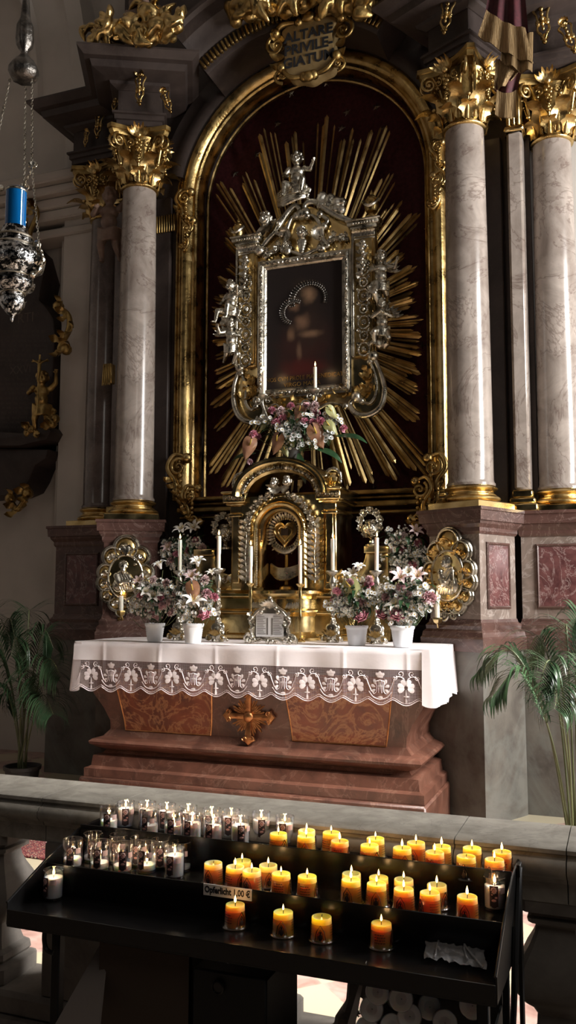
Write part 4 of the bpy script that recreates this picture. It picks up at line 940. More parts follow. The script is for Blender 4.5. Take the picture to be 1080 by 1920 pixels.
# curved hood
hp = [(TX+.40*cos(R_(a)), 2.47+.29*sin(R_(a))) for a in range(180, -1, -6)]
m = MB(); m.sweep(hp, [(-.09, TF), (-.09, TF-.03), (-.07, TF-.05), (-.05, TF-.05), (-.03, TF-.09), (-.01, TF-.11), (.01, TF-.11), (.02, TF-.085), (.035, TF-.085), (.035, .2), (-.09, .2)]); m.build('hood', 'brass', tb, ang=30)
m = MB()
for k in range(24):
    a = R_(172-k*164/23); q = V((TX+.345*cos(a), TF-.065, 2.47+.235*sin(a))); m.ball(q, (.018, .014, .016), 7); m.leaf(q, (sin(a), -.2, -cos(a)), (0, -1, 0), .05, .03, .5, 2)
m.build('hood_frieze', 'silver_relief', tb, ang=60)
m = MB(); m.lathe([(.26, 2.70), (.24, 2.74), (.20, 2.765), (.17, 2.78), (.16, 2.80), (.12, 2.815), (0, 2.82)], 32, T(TX, .0, 0)); m.build('top_cap', 'brass', tb)
for s in (-1, 1):
    xx = TX+s*.43
    m = MB(); m.box(xx-.055, xx+.055, TF+.02, .2, 1.66, 2.40, b=.012); m.box(xx-.035, xx+.035, TF+.0, TF+.03, 1.72, 2.32, b=.008); m.build('pilaster', 'brass', tb)
    m = MB()
    for e, z0, z1 in ((.01, 2.30, 2.33), (0, 2.33, 2.40), (.03, 2.40, 2.42), (.05, 2.42, 2.50), (.065, 2.50, 2.52)): m.box(xx-.06-e, xx+.06+e, TF-.0-e, .2, z0, z1, b=.008)
    m.build('entablature', 'brass', tb)
    m = MB()
    for k in range(5): m.scroll((xx-.08+.04*k, TF-.06, 2.46), .02, 1.3, .25, k, 1, n=6)
    m.build('silver_band', 'silver', tb, ang=60)
    p = V((xx, -.15, 2.52)); m = MB(); m.m = T(*p); m.lathe([(.035, 0), (.03, .015), (.015, .03), (.018, .045), (.05, .07), (.056, .10), (.04, .125), (.045, .14), (.02, .155), (0, .16)], 18); m.build('urn_finial', 'brass', tb)
    m = MB(); rnd = random.Random(9)
    for k in range(14):
        a = R_(-20+k*17); m.ball(p+V((.07*cos(a), -.03, .09+.085*sin(a))), rnd.uniform(.016, .024), 7)
    m.remesh('flower_wreath', 'silver', tb, vox=.005)
# twin cherub heads and silver flower swag over the niche
c = at(517, 905, TF-.08); 
m = MB(); head(m, at(514, 906, TF-.10), .042, 5); head(m, at(538, 903, TF-.10), .045, 6); m.remesh('cherub_head', 'silver', tb, vox=.0035, smooth=1)
m = MB()
for s in (-1, 1):
    for k in range(5): m.leaf(at(526, 915, TF-.07), (s, -.15, .2-.3*k), (0, -1, 0), .13-.012*k, .035, .3)
m.build('cherub_wing', 'silver', tb, ang=60)
rnd = random.Random(3)
for s in (-1, 1):
    m = MB()
    for k in range(20):
        a = R_(90-s*(14+k*4.2)); R1 = .295; q = V((TX+R1*cos(a), TF-.055, NS+.02+R1*.98*sin(a)))
        for j in range(3): m.ball(q+V((rnd.uniform(-.02, .02), rnd.uniform(-.01, .0), rnd.uniform(-.02, .02))), rnd.uniform(.010, .017), 6)
        m.leaf(q, (cos(k*2.1), -.4, sin(k*2.1)), (0, -1, 0), .06, .032, .5, 2)
    m.build('flower_swag', 'silver', tb, ang=60)
for s in (-1, 1):
    m = MB()
    x = TX+s*.315; m.tube([(x+.006*sin(k), TF-.04, 1.72+.05*k) for k in range(11)], .008, 6)
    for k in range(11):
        for f in (-1, 1): m.leaf((x, TF-.04, 1.74+.048*k), (f*.8, -.2, .7), (0, -1, 0), .085, .036, .3)
    m.build('silver_branch', 'silver', tb, ang=60)
# side wings
for s, xe in ((-1, None), (1, None)):
    X = lambda d: TX+s*d
    out = [(X(.40), 1.66), (X(.40), 1.95), (X(.44), 1.90), (X(.50), 1.83), (X(.57), 1.80), (X(.63), 1.82), (X(.67), 1.88), (X(.69), 1.93), (X(.70), 1.99), (X(.90), 1.99), (X(.90), 1.66)]
    m = MB(); m.prism(out, -.12, .05, b=.01); m.prism([(a, b+.001) for a, b in [(X(.69), 1.97), (X(.69), 2.03), (X(.91), 2.03), (X(.91), 1.97)]], -.15, .07, b=.008); m.build('side_wing', 'brass', tb, ang=25)
    m = MB()
    for k in range(5): q = V((X(.46+.07*k), -.14, 1.745+.01*(k % 2))); m.scroll(q, .03, 1.4, .25, k, s, n=6); m.leaf(q, (s*.7, -.2, .4), (0, -1, 0), .08, .04, .5, 2)
    m.build('silver_scroll', 'silver', tb, ang=60)
    m = MB(); m.box(min(X(.60), X(.92)), max(X(.60), X(.92)), -.16, .26, AZ+.002, 1.62, b=.01); m.box(min(X(.6), X(.93)), max(X(.6), X(.93)), -.18, .26, 1.60, 1.665, b=.01); m.build('side_plinth', 'old_gold', tb)
# silver urns with flowers on the side wings
def silver_urn(px, py, Y, lab):
    p = at(px, py, Y); p.z = 2.031; t = thing('silver_urn', lab, 'urn', p, 0, 'silver urns beside the tabernacle')
    MB().lathe([(.055, 0), (.055, .015), (.025, .03), (.018, .055), (.025, .07), (.06, .09), (.085, .12), (.09, .15), (.08, .18), (.055, .195), (.06, .21), (.05, .225)], 24).build('vase', 'silver_relief', t, True)
    m = MB(); rnd = random.Random(px)
    for k in range(9):
        a = R_(-62+k*38); q = V((.088*cos(a), -.04, .20+.105*sin(a)))
        for j in range(6):
            b_ = 2*pi*j/6+k; m.ball(q+V((.020*cos(b_), 0, .020*sin(b_))), (.014, .011, .014), 7); m.leaf(q, (cos(b_+.5), -.3, sin(b_+.5)), (0, -1, 0), .05, .026, .4, 0, 5, .3)
        m.ball(q+V((0, -.006, 0)), .016, 8)
    m.tube([(.088*cos(R_(-62+304*j/20)), -.035, .20+.105*sin(R_(-62+304*j/20))) for j in range(21)], .014, 6)
    m.build('flower_garland', 'silver_relief', t, True, 60); return t
silver_urn(423, 1020, -.05, 'silver urn with flower garland left of the tabernacle, behind the left candles')
silver_urn(697, 1010, -.05, 'silver urn with flower garland right of the tabernacle, behind the tall bent candle')
# heart reliquary inside the niche
hr = thing('heart_reliquary', 'silver and gold heart shaped reliquary on a crescent inside the tabernacle niche', 'reliquary', at(537, 1108, -.12))
p = at(537, 1000, -.14)
ho = [(.11*.9*(16*sin(t_)**3)/16, .11*(13*cos(t_)-5*cos(2*t_)-2*cos(3*t_)-cos(4*t_))/15) for t_ in [2*pi*k/40 for k in range(40)]]
m = MB(); m.prism(ho, -.03, 0, T(*p), b=.008); m.build('heart', 'old_gold', hr)
m = MB(); m.tube([p+V((x, -.034, z)) for x, z in ho+ho[:1]], .010, 6); m.tube([p+V((x*.62, -.036, z*.62)) for x, z in ho+ho[:1]], .006, 6); m.build('heart_rim', 'brass', hr)
m = MB(); m.box(-.035, .035, -.045, -.03, -.02, .04, T(*p), b=.004); m.build('relic_plate', 'dark_marble', hr)
m = MB()
for k in range(36):
    a = 2*pi*k/36; L = .155+.02*(k % 2); q = p+V((.115*cos(a), -.012, .125*sin(a))); m.leaf(q, (cos(a), -.1, sin(a)), (0, -1, 0), L-.1, .022, .2); m.ball(q, .011, 6)
m.build('ray_wreath', 'silver', hr, ang=60)
m = MB(); N = 24; vs = []
m.tube([p+V((.15*cos(R_(205+130*k/N)), -.03, .0+.165*sin(R_(205+130*k/N)))) for k in range(N+1)], [.002+.02*sin(pi*k/N) for k in range(N+1)], 8); m.build('crescent', 'silver', hr)
m = MB(); q = at(536, 1066, -.14)
for k in range(7): m.tube(smooth_path([q+V((-.14, .0, .04-.012*k)), q+V((-.06, -.03, .0-.015*k)), q+V((.04, -.03, .0-.015*k)), q+V((.13, 0, .03-.012*k))], 5), .013, 6)
m.remesh('silver_drape', 'silver', hr, vox=.005)
m = MB(); m.lathe([(.07, 1.662), (.06, 1.69), (.02, 1.71), (.015, p.z-.12)], 16, T(p.x, p.y+.01, 0)); m.build('foot', 'old_gold', hr)
# ------------------------------------------------------------------ oval relief medallions on the pedestals
def medallion(px, py, rz, side, lab, fig):
    N = V((sin(rz), -cos(rz), 0)); base = V((side*1.6, 0, 0))+N*.258
    c = atw(px, py, base, N); t = thing('relief_medallion', lab, 'relief', c, rz, 'oval silver reliefs on the pedestals')
    M0 = MX.Identity(4); H = .33; Wd = .235
    m = MB(); m.prism([(Wd*.78*cos(2*pi*k/40), H*.82*sin(2*pi*k/40)) for k in range(40)], -.03, 0, b=.01); m.build('ground', 'gold', t, True)
    lob = [(0, .90, .13), (-.62, .62, .105), (.62, .62, .105), (-.92, .12, .085), (.92, .12, .085), (-.92, -.22, .09), (.92, -.22, .09), (-.80, -.60, .075), (.80, -.60, .075), (-.38, -.84, .09), (.38, -.84, .09), (0, -.86, .085)]
    m = MB(); g = MB()
    for i, (lx, lz, r) in enumerate(lob):
        x, z = lx*Wd*.82, lz*H*.86; pt = [V((x+r*.78*cos(2*pi*k/20), -.035, z+r*.8*sin(2*pi*k/20))) for k in range(21)]
        m.tube(pt, .010, 6); g.ball((x, -.012, z), (r*.74, .035, r*.76), 14)
        h = MB()
        for k in range(5): h.leaf((x, -.04, z-.03), (sin((k-2)*.6), -.25, cos((k-2)*.6)), (0, -1, 0), r*.75, r*.3, .4)
        h.ball((x, -.05, z), (r*.25, .015, r*.25), 8); h.build('lobe_relief', 'gold_relief' if side > 0 else 'silver_relief', t, True, 60)
        pt = [V((x+r*.9*cos(2*pi*k/20), -.012, z+r*.92*sin(2*pi*k/20))) for k in range(21)]; m.tube(pt, .014, 6)
    m.build('lobed_border', 'silver', t, True, 60); g.build('lobes', 'gold', t, True)
    m = MB(); m.tube([(.155*cos(2*pi*k/40), -.045, -.01+.20*sin(2*pi*k/40)) for k in range(41)], .011, 8); m.build('oval_rim', 'silver', t, True)
    m = MB(); m.prism([(.15*cos(2*pi*k/40), -.01+.195*sin(2*pi*k/40)) for k in range(40)], -.046, -.02); m.build('oval_plate', 'brass', t, True)
    m = MB()                                                 # half-length figure in relief
    if fig == 'joseph':
        m.ball((-.02, -.055, .085), (.034, .03, .042), 12); m.ball((-.022, -.075, .05), (.024, .02, .03), 10)
        for k in range(12): a = k*.52; m.ball((-.02+.034*cos(a), -.06, .10+.034*sin(a)), .012, 6)
        m.ball((-.03, -.045, -.03), (.075, .035, .085), 14); m.ball((-.06, -.045, -.09), (.06, .035, .06), 12); m.ball((.03, -.045, -.10), (.06, .035, .05), 12)
        m.cap((-.08, -.06, .0), (-.05, -.085, -.07), .03, .024); m.cap((-.05, -.085, -.07), (.04, -.09, -.05), .024, .014); m.cap((.03, -.06, .0), (.075, -.075, -.06), .022, .014)
        for k in range(5): m.cap((.04+.006*k, -.09, -.055+.008*k), (.062+.003*k, -.095, -.06+.009*k), .006, .005, 5)
        for k in range(6): m.tube(smooth_path([(-.09+.02*k, -.065, .02), (-.07+.025*k, -.09, -.05), (-.04+.02*k, -.075, -.13)], 4), .009, 5)
        m.ball((.085, -.045, .105), (.02, .014, .012), 8); m.leaf((.08, -.05, .11), (-.8, -.1, .7), (0, -1, 0), .06, .03); m.leaf((.09, -.05, .11), (.5, -.1, .9), (0, -1, 0), .06, .03)
    else:
        m.ball((.005, -.055, .095), (.036, .03, .046), 12); m.ball((.0, -.05, .10), (.048, .03, .055), 12); m.ball((-.012, -.08, .088), (.024, .02, .032), 10)
        m.ball((.01, -.045, -.01), (.07, .04, .09), 14); m.ball((.03, -.045, -.09), (.09, .04, .08), 14); m.ball((-.05, -.045, -.12), (.07, .035, .05), 12)
        m.ball((-.045, -.08, .02), (.024, .022, .027), 10); m.cap((-.04, -.075, -.01), (-.01, -.08, -.07), .028, .034)
        m.cap((-.01, -.085, -.07), (-.07, -.085, -.10), .018, .012); m.cap((.06, -.06, .02), (.03, -.09, -.05), .026, .018); m.cap((.03, -.09, -.05), (-.04, -.10, -.04), .018, .012)
        for k in range(7): m.tube(smooth_path([(.06-.01*k, -.06, .06), (.085-.02*k, -.08, -.04), (.07-.025*k, -.07, -.16)], 4), .008, 5)
    m.remesh('relief_figure', 'silver', t, vox=.0038, local=True, smooth=1)
    if fig == 'joseph':
        m = MB(); m.prism([(.045*.9*(16*sin(q)**3)/16, .235+.05*(13*cos(q)-5*cos(2*q)-2*cos(3*q)-cos(4*q))/15) for q in [2*pi*k/24 for k in range(24)]], -.075, -.03, b=.008); m.build('heart', 'silver', t, True)
    for s in (-1, 1):
        m = MB(); m.scroll((s*.05, -.03, -.33), .045, 1.4, .25, 0, s); m.build('bottom_scroll', 'silver', t, True)
    return t
medallion(236, 1080, PH, -1, 'oval silver and gilt relief of a bearded man on the left pedestal', 'joseph')
medallion(845, 1077, -PH, 1, 'oval gilt relief of a veiled woman with a child, on the right pedestal', 'mary')

# ------------------------------------------------------------------ candles
def flame_me(s=1, mt='flame'):
    m = MB(); m.lathe([(0, 0), (.0035*s, .003*s), (.0048*s, .008*s), (.0042*s, .014*s), (.0022*s, .021*s), (0, .029*s)], 10); return proto(m, 'flame', mt)
FL = flame_me(1); FLT = flame_me(1.5)
wk = MB(); wk.tube([(0, 0, -.004), (.0004, 0, .004), (.0012, 0, .009)], .0009, 5); WK = proto(wk, 'wick', 'wick')
def plight(parent, z, e, col=(1, .55, .22), r=.004):
    key = 'flame_light_%g_%g' % (e, col[1]); l = bpy.data.lights.get(key)
    if not l: l = bpy.data.lights.new(key, 'POINT'); l.energy = e; l.color = col; l.shadow_soft_size = r
    o = bpy.data.objects.new('flame_light', l); COL.objects.link(o); o.parent = parent; o.location = (0, 0, z); return o
def taper(px, ytop, ybot, Y, w, lab, lean=0, plane=None):
    b = at(px, ybot, Y); top = at(px, ytop, Y); h = top.z-b.z; r = w/2
    t = thing('taper_candle', lab, 'candle', b, 0, 'lit altar candles'); t.rotation_euler = (0, lean, 0)
    m = MB(); rr = random.Random(px); pr = [(r, 0)] + [(r*(1-.05*k/8)+rr.uniform(-.0004, .0004), h*k/8) for k in range(1, 8)] + [(r*.94, h-.003), (r*.8, h), (r*.4, h-.004), (0, h-.005)]
    m.lathe(pr, 18)
    for k in range(3): a = rr.uniform(0, 6); m.tube([(r*.95*cos(a), r*.95*sin(a), h-.002), (r*1.0*cos(a), r*1.0*sin(a), h*.8), (r*1.0*cos(a), r*1.0*sin(a), h*(.65-.1*k))], [.003, .0035, .002], 6)
    m.build('wax', 'taper_wax', t, True)
    shared('wick', WK, [o for o in COL.objects if o.parent == t][0], (0, 0, h), sc=1.4); shared('flame', FLT, t, (0, 0, h+.008)); plight(t, h+.045, .5, (1, .62, .3)); return b, t
def stick(b, height, lab, kind):
    """altar candlestick whose socket top is at b"""
    t = thing('candlestick', lab, 'candlestick', b-V((0, 0, height)), 0, 'silver and brass candlesticks on the altar'); h = height
    if kind == 'tall':
        m = MB(); m.lathe([(.018, h-.05), (.03, h-.035), (.05, h-.02), (.058, h-.008), (.056, h), (.02, h-.003)], 28); m.lathe([(.012, h-.16), (.022, h-.13), (.03, h-.10), (.026, h-.07), (.018, h-.05)], 20); m.build('drip_pan', 'silver', t, True)
        m = MB(); pr = []
        N = 26
        for k in range(N+1):
            u = k/N; z = .15+(h-.31)*u; pr.append((.013+.006*abs(sin(u*pi*5))+.010*math.exp(-((u-.5)/.09)**2)+.012*math.exp(-((u-.0)/.08)**2), z))
        m.lathe(pr, 16, shape=lambda a: 1+.12*cos(3*a)); m.build('stem', 'silver_relief', t, True)
        for k in range(3):                                   # three-sided scrolled foot
            a = 2*pi*k/3-pi/2; m = MB(); m.m = RZ(a+pi/2)
            o = smooth2([(-.085, .012), (-.095, .035), (-.07, .06), (-.045, .065), (-.035, .09), (-.04, .12), (-.02, .145), (0, .15), (.02, .145), (.04, .12), (.035, .09), (.045, .065), (.07, .06), (.095, .035), (.085, .012), (.04, .03), (0, .022), (-.04, .03)], 3)
            m.prism(o[:-1], -.048, -.032, b=.006); m.build('foot_panel', 'silver', t, True, 40)
            m = MB(); m.m = RZ(a+pi/2)
            for s in (-1, 1): m.scroll((s*.062, -.052, .035), .024, 1.4, .25, 0, s, n=6)
            for j in range(5): m.leaf((0, -.05, .05), (sin((j-2)*.5), -.15, cos((j-2)*.5)), (0, -1, 0), .07, .022, .3)
            m.build('foot_relief', 'old_gold', t, True, 60)
        m = MB(); m.lathe([(.05, .0), (.05, .12), (.02, .16), (.016, .18)], 12); m.build('foot_core', 'silver_relief', t, True)
        for k in range(3):
            a = 2*pi*k/3+pi/6; m = MB(); m.ball((.075*cos(a), .075*sin(a), .012), .012, 8); m.build('foot_ball', 'silver', t, True)
    else:
        m = MB(); m.lathe([(.016, h-.03), (.034, h-.012), (.036, h-.004), (.03, h), (.012, h-.002)], 20); m.build('drip_pan', 'brass', t, True)
        m = MB(); m.lathe([(.042, 0), (.042, .008), (.03, .016), (.012, .03), (.009, h*.3), (.016, h*.42), (.009, h*.5), (.011, h*.7), (.018, h*.8), (.012, h*.87), (.016, h-.03)], 18); m.build('stem', 'brass', t, True)
    return t
zt = AZ+.002
for (px, yt, yb_, Yv, w, hh, kd, lab, sl) in (
    (337, 1012, 1070, -.62, .032, 1, 'tall', 'left one of the two candles above the left bouquets', 'silver candlestick between the two left flower pots, half hidden by pink flowers'),
    (410, 1005, 1066, -.70, .032, 1, 'tall', 'second tall candle from the left, standing free of the flowers', 'slender silver candlestick standing free to the right of the left bouquets'),
    (624, 1010, 1070, -.42, .032, 1, 'tall', 'straight candle right of the tabernacle door, beside the silver branch', 'silver candlestick right of the tabernacle, behind the pink bouquet'),
    (706, 1008, 1070, -.52, .033, 1, 'tall', 'slightly bent candle furthest right on the altar, before the silver urn', 'silver candlestick between the two right flower pots'),
    (470, 1024, 1093, -.60, .028, 0, 'small', 'slim, before the left edge of the tabernacle, above the altar card', 'low brass candle holder behind the left side of the altar card'),
    (563, 1022, 1094, -.50, .028, 0, 'small', 'slim candle in front of the tabernacle niche', 'low brass candle holder in front of the tabernacle niche')):
    b, tt = taper(px, yt, yb_, Yv, w, 'lit cream candle, '+lab, lean=.02 if px == 706 else 0)
    if kd == 'tall': stick(b, b.z-zt, sl, 'tall')
    else: stick(b, b.z-zt, sl, 'small')
# candelabrum arms above the tabernacle
ca = thing('candelabrum', 'silver two armed candelabrum below the picture, behind the anthurium bouquet', 'candelabrum', at(545, 850, -.02))
m = MB()
q0 = at(545, 800, .0); base = V((q0.x, 0.0, 2.80)); ends = []
m.lathe([(.08, 2.822), (.07, 2.84), (.02, 2.87), (.015, 3.1), (.03, 3.14), (.012, 3.2)], 18, T(q0.x, .0, 0))
m.build('stem', 'silver', ca)
for px, yb_ in ((494, 740), (591, 729)):
    e = at(px, yb_, -.02); m = MB()
    m.tube(smooth_path([(q0.x, 0, 3.1), ((q0.x+e.x)/2, 0, 3.04), (e.x, -.02, e.z-.12), (e.x, -.02, e.z-.04)], 6), .014, 8); m.scroll((e.x*.6+q0.x*.4, -.02, e.z-.14), .05, 1.4, .2, 0, 1)
    for s in (-1, 1): m.scroll((e.x+s*.05, -.03, e.z-.06), .035, 1.4, .22, 0, s)
    m.build('arm', 'silver', ca, ang=60)
    m = MB(); m.lathe([(.012, -.05), (.035, -.03), (.05, -.015), (.052, -.006), (.045, 0), (.015, 0)], 22, T(e.x, -.02, e.z)); m.build('drip_pan', 'silver', ca)
taper(494, 697, 739, -.02, .031, 'lit white candle left of the two before the painting, at its lower left corner')
taper(591, 688, 728, -.02, .031, 'lit white candle before the lower right part of the painting')
# sconces on the two pedestals
for px, yt, yb_, side, lab, sl in ((227, 1117, 1145, -1, 'short lit candle in a bracket below the left oval relief', 'dark metal candle bracket on the left pedestal'), (820, 1119, 1158, 1, 'short lit candle in a bracket beside the right oval relief', 'brass leaf shaped candle bracket on the right pedestal')):
    N = V((sin(-side*PH), -cos(-side*PH), 0)); w0 = atw(px+side*3, yb_+6, V((side*1.6, 0, 0))+N*.26, N); e = at(px, yb_, w0.y-.14)
    taper(px, yt, yb_, e.y, .04, 'lit candle, '+lab)
    t = thing('candle_bracket', sl, 'candle holder', e-V((0, 0, .02)))
    m = MB(); m.lathe([(.01, -.05), (.03, -.035), (.036, -.012), (.034, 0), (.015, -.002)], 16, T(*e), shape=lambda a: 1+.15*cos(5*a)); m.build('cup', 'brass' if side > 0 else 'old_gold', t)
    m = MB(); m.tube(smooth_path([e+V((0, 0, -.04)), e+V((0, .03, -.08)), w0+V((0, 0, -.05))], 5), .008, 6); m.ball(w0+V((0, 0, -.05)), .02, 8); m.build('arm', 'brass' if side > 0 else 'old_gold', t)

# altar card in a silver rococo frame
p = at(507, 1204, -.86); p.z = AZ+.003; W2 = .215; Hh = .37
cd = thing('altar_card', 'silver rococo framed prayer card standing on the cloth in front of the tabernacle', 'altar card', p)
o = smooth2([(-W2, 0), (-W2*1.02, .05), (-W2*.80, .08), (-W2*.72, .14), (-W2*.78, .19), (-W2*.6, .25), (-W2*.35, .285), (-W2*.12, .33), (0, Hh), (W2*.12, .33), (W2*.35, .285), (W2*.6, .25), (W2*.78, .19), (W2*.72, .14), (W2*.80, .08), (W2*1.02, .05), (W2, 0), (W2*.5, .03), (0, .015), (-W2*.5, .03)], 4)[:-1]
m = MB(); m.prism(o, -.012, .012, b=.006); m.build('back_plate', 'silver', cd, True)
m = MB()
for s in (-1, 1):
    L = lambda x, z: V((s*x, -.018, z))
    for pts, r in (([L(.17, .02), L(.21, .03), L(.205, .06), L(.165, .075), L(.15, .05)], .011), ([L(.13, .03), L(.155, .08), L(.15, .13), L(.17, .17), L(.15, .20)], .010), ([L(.16, .19), L(.13, .22), L(.10, .25), L(.06, .27), L(.07, .245)], .011), ([L(.05, .275), L(.03, .30), L(.015, .335), L(0, .355)], .009), ([L(.02, .02), L(.06, .035), L(.10, .02), L(.14, .025)], .010)): m.cscroll(pts, r)
    for k in range(9): a = k*.7; m.leaf(L(.15+.01*(k % 2), .03+.027*k), (s*cos(a), -.3, sin(a)), (0, -1, 0), .055, .028, .5, 2)
for k in range(7): m.leaf((0, -.018, .27), (sin((k-3)*.35), -.2, cos((k-3)*.35)), (0, -1, 0), .09, .022, .3)
m.build('scrollwork', 'silver', cd, True, 60)
m = MB(); m.box(-.115, .115, -.016, -.010, .055, .235); m.build('text_card', 'paper', cd, True)
m = MB()
for side in (-1, 1):
    for k in range(11): m.box(side*.068-.038, side*.068+.034-.01*(k % 3), -.018, -.0155, .075+.0135*k, .079+.0135*k)
m.box(-.026, -.014, -.018, -.0155, .07, .20); m.box(.014, .026, -.018, -.0155, .07, .20); m.build('lettering', 'pier_stone', cd, True)
m = MB(); m.tube([(0, .012, .2), (0, .10, .0)], .006, 6); m.build('prop', 'silver', cd, True)

# ------------------------------------------------------------------ flowers
def carnation_me(mt, seed, n=34, r=.026):
    rnd = random.Random(seed); m = MB()
    for k in range(n):
        th = rnd.uniform(0, 2*pi); ph = rnd.uniform(-.25, 1.45); d = V((cos(th)*cos(ph), sin(th)*cos(ph), sin(ph))); t_ = d.orthogonal().normalized(); w = d.cross(t_); L = r*rnd.uniform(.85, 1.1); s0 = rnd.uniform(0, 6)
        vs = [d*(L*.2)]
        for j in range(7): a = (j-3)*.30; vs.append(d*(L*(.9+.16*(j % 2)))*cos(a*.5) + (t_*cos(s0)+w*sin(s0))*(L*.75*sin(a)) + (t_*-sin(s0)+w*cos(s0))*(L*.12*(-1)**j))
        m.add(vs, [(0, j+1, j+2) for j in range(6)])
    m.ball((0, 0, -.004), (r*.45, r*.45, r*.5), 7); return proto(m, 'carnation', mt, ang=180)
def rose_me(mt, seed):
    rnd = random.Random(seed); m = MB()
    for ring, (n, R0, tilt, L) in enumerate(((3, .006, .1, .026), (4, .011, .3, .028), (5, .016, .6, .030), (6, .02, 1.0, .032))):
        for k in range(n):
            a = 2*pi*k/n+ring*.5; d = V((cos(a), sin(a), 0)); sd = V((-sin(a), cos(a), 0))
            m.grid(lambda u, v: d*(R0*(.4+.6*u)+sin(tilt)*L*u*u)+sd*((v-.5)*(.034+.006*ring)*sin(pi*min(1, u*.8+.2))**.6)-d*(abs(v-.5)**2*.04)+V((0, 0, L*u*cos(tilt*.7)-.004*ring)), 4, 5)
    return proto(m, 'rose', mt, ang=180)
def daisy_me(mt='petal_white', n=13, r=.017):
    m = MB()
    for k in range(n): a = 2*pi*k/n; m.leaf((0, 0, .002), (cos(a), sin(a), .15), (0, 0, 1), r, .0075, .1, 0, 3, .1)
    me = proto(m, 'daisy', mt, ang=180); c = MB(); c.ball((0, 0, .003), (.005, .005, .003), 8); return me
def joined(parts):
    """join [(MB, material)] into one mesh with several materials"""
    vs = []; fs = []; mi = []; ms = []
    for i, (b, mt) in enumerate(parts):
        n = len(vs); vs += [tuple(p_) for p_ in b.v]; fs += [tuple(q_+n for q_ in f) for f in b.f]; mi += [i]*len(b.f); ms.append(M_[mt])
    me = bpy.data.meshes.new('joined'); me.from_pydata(vs, [], fs); 
    for q_ in ms: me.materials.append(q_)
    me.polygons.foreach_set('material_index', mi); me.polygons.foreach_set('use_smooth', [True]*len(fs)); return me
def cluster_me(seed, n=9, R0=.035, r=.012, eye='stamen'):
    rnd = random.Random(seed); a_ = MB(); b_ = MB(); c_ = MB()
    for i in range(n):
        p_ = V((rnd.uniform(-1, 1)*R0, rnd.uniform(-1, 1)*R0*.7, rnd.uniform(-.6, .8)*R0)); nr = (V((rnd.uniform(-.4, .4), -1, rnd.uniform(-.1, .8)))+p_*12).normalized(); t_ = nr.orthogonal().normalized(); w = nr.cross(t_)
        for k in range(9): a = 2*pi*k/9; a_.leaf(p_, tuple(t_*cos(a)+w*sin(a)+nr*.2), tuple(nr), r, r*.55, .1, 0, 3, .1)
        b_.ball(p_+nr*.002, r*.26, 6); c_.tube([p_, p_*.4+V((0, .03, -.04))], .0012, 4)
    return joined([(a_, 'petal_white'), (b_, eye), (c_, 'leaf_fern')])
def lily_me(mt, seed, sp=1.0):
    a_ = MB(); b_ = MB()
    for k in range(6):
        a = pi/3*k+seed; d = V((cos(a), sin(a), 0))
        def fn(u, v, d=d): 
            w = .017*sin(pi*min(1, u*.92+.04))**.7; h = (v-.5)*2; sd = V((-d.y, d.x, 0))
            return d*(.008+.075*sp*u**1.5)+V((0, 0, .07*sin(u*2.1)*(1.1-.25*sp)))+sd*(h*w)+V((0, 0, .004*abs(h)))
        a_.grid(fn, 9, 4)
        b_.tube([(0, 0, .005), d*.012+V((0, 0, .045)), d*.022+V((0, 0, .065))], .0012, 4); b_.ball(d*.022+V((0, 0, .066)), (.004, .004, .003), 5)
    return joined([(a_, mt), (b_, 'stamen')])
def spathe_me(mt):
    a_ = MB(); b_ = MB()
    N = 12
    def fn(u, v):
        t_ = u; w = .055*(sin(pi*min(1, t_**.6*.97+.03)))**.8*(1-.25*t_); h = (v-.5)*2; x = h*w; z = -.13*t_+.03+.025*abs(h)*(1-t_)**2*2; return V((x, -.012*cos(h*2)*(1)+.02*t_*t_+.004*sin(t_*9+h*3), z))
    a_.grid(fn, 12, 8); b_.tube([(0, -.012, .01), (0, -.028, .04), (0, -.032, .055)], [.005, .0045, .003], 7); b_.tube([(0, -.008, .015), (0, .02, .0), (0, .05, -.08)], .002, 5)
    return joined([(a_, mt), (b_, 'stamen')])
CARN = [carnation_me('petal_pink', 1), carnation_me('petal_pale', 2), carnation_me('petal_blush', 3)]; ROSE = [rose_me('petal_pink', 1), rose_me('petal_pale', 2)]
CLU = [cluster_me(i, 10, .036, .0155) for i in range(3)]; DAI = [cluster_me(11, 6, .036, .021, 'leaf_dark'), cluster_me(12, 7, .038, .021, 'leaf_dark')]; BRE = [cluster_me(20+i, 16, .045, .009) for i in range(2)]
LIL = [lily_me('petal_lily', .2, 1.1), lily_me('petal_white', .5, .8), lily_me('petal_blush', .8, 1.0)]; SPA = [spathe_me('spathe'), spathe_me('spathe_green')]
def leafset(name, n, c, R0, L, w, mt, parent, rnd, down=.3, Y=0):
    m = MB()
    for k in range(n):
        a = rnd.uniform(0, 2*pi); el = rnd.uniform(-down, .9); d = V((cos(a), sin(a)*.7, el)); b_ = c+V((cos(a)*R0[0]*rnd.uniform(.1, .8), sin(a)*R0[1]*rnd.uniform(.2, .8), rnd.uniform(-.3, .7)*R0[2]))
        m.leaf(b_, tuple(d), tuple(V((0, 0, 1))-d*.3), L*rnd.uniform(.7, 1.2), w*rnd.uniform(.7, 1.1), rnd.uniform(-.6, -.1), 0, 7, .25)
    return m.build(name, mt, parent, ang=180)
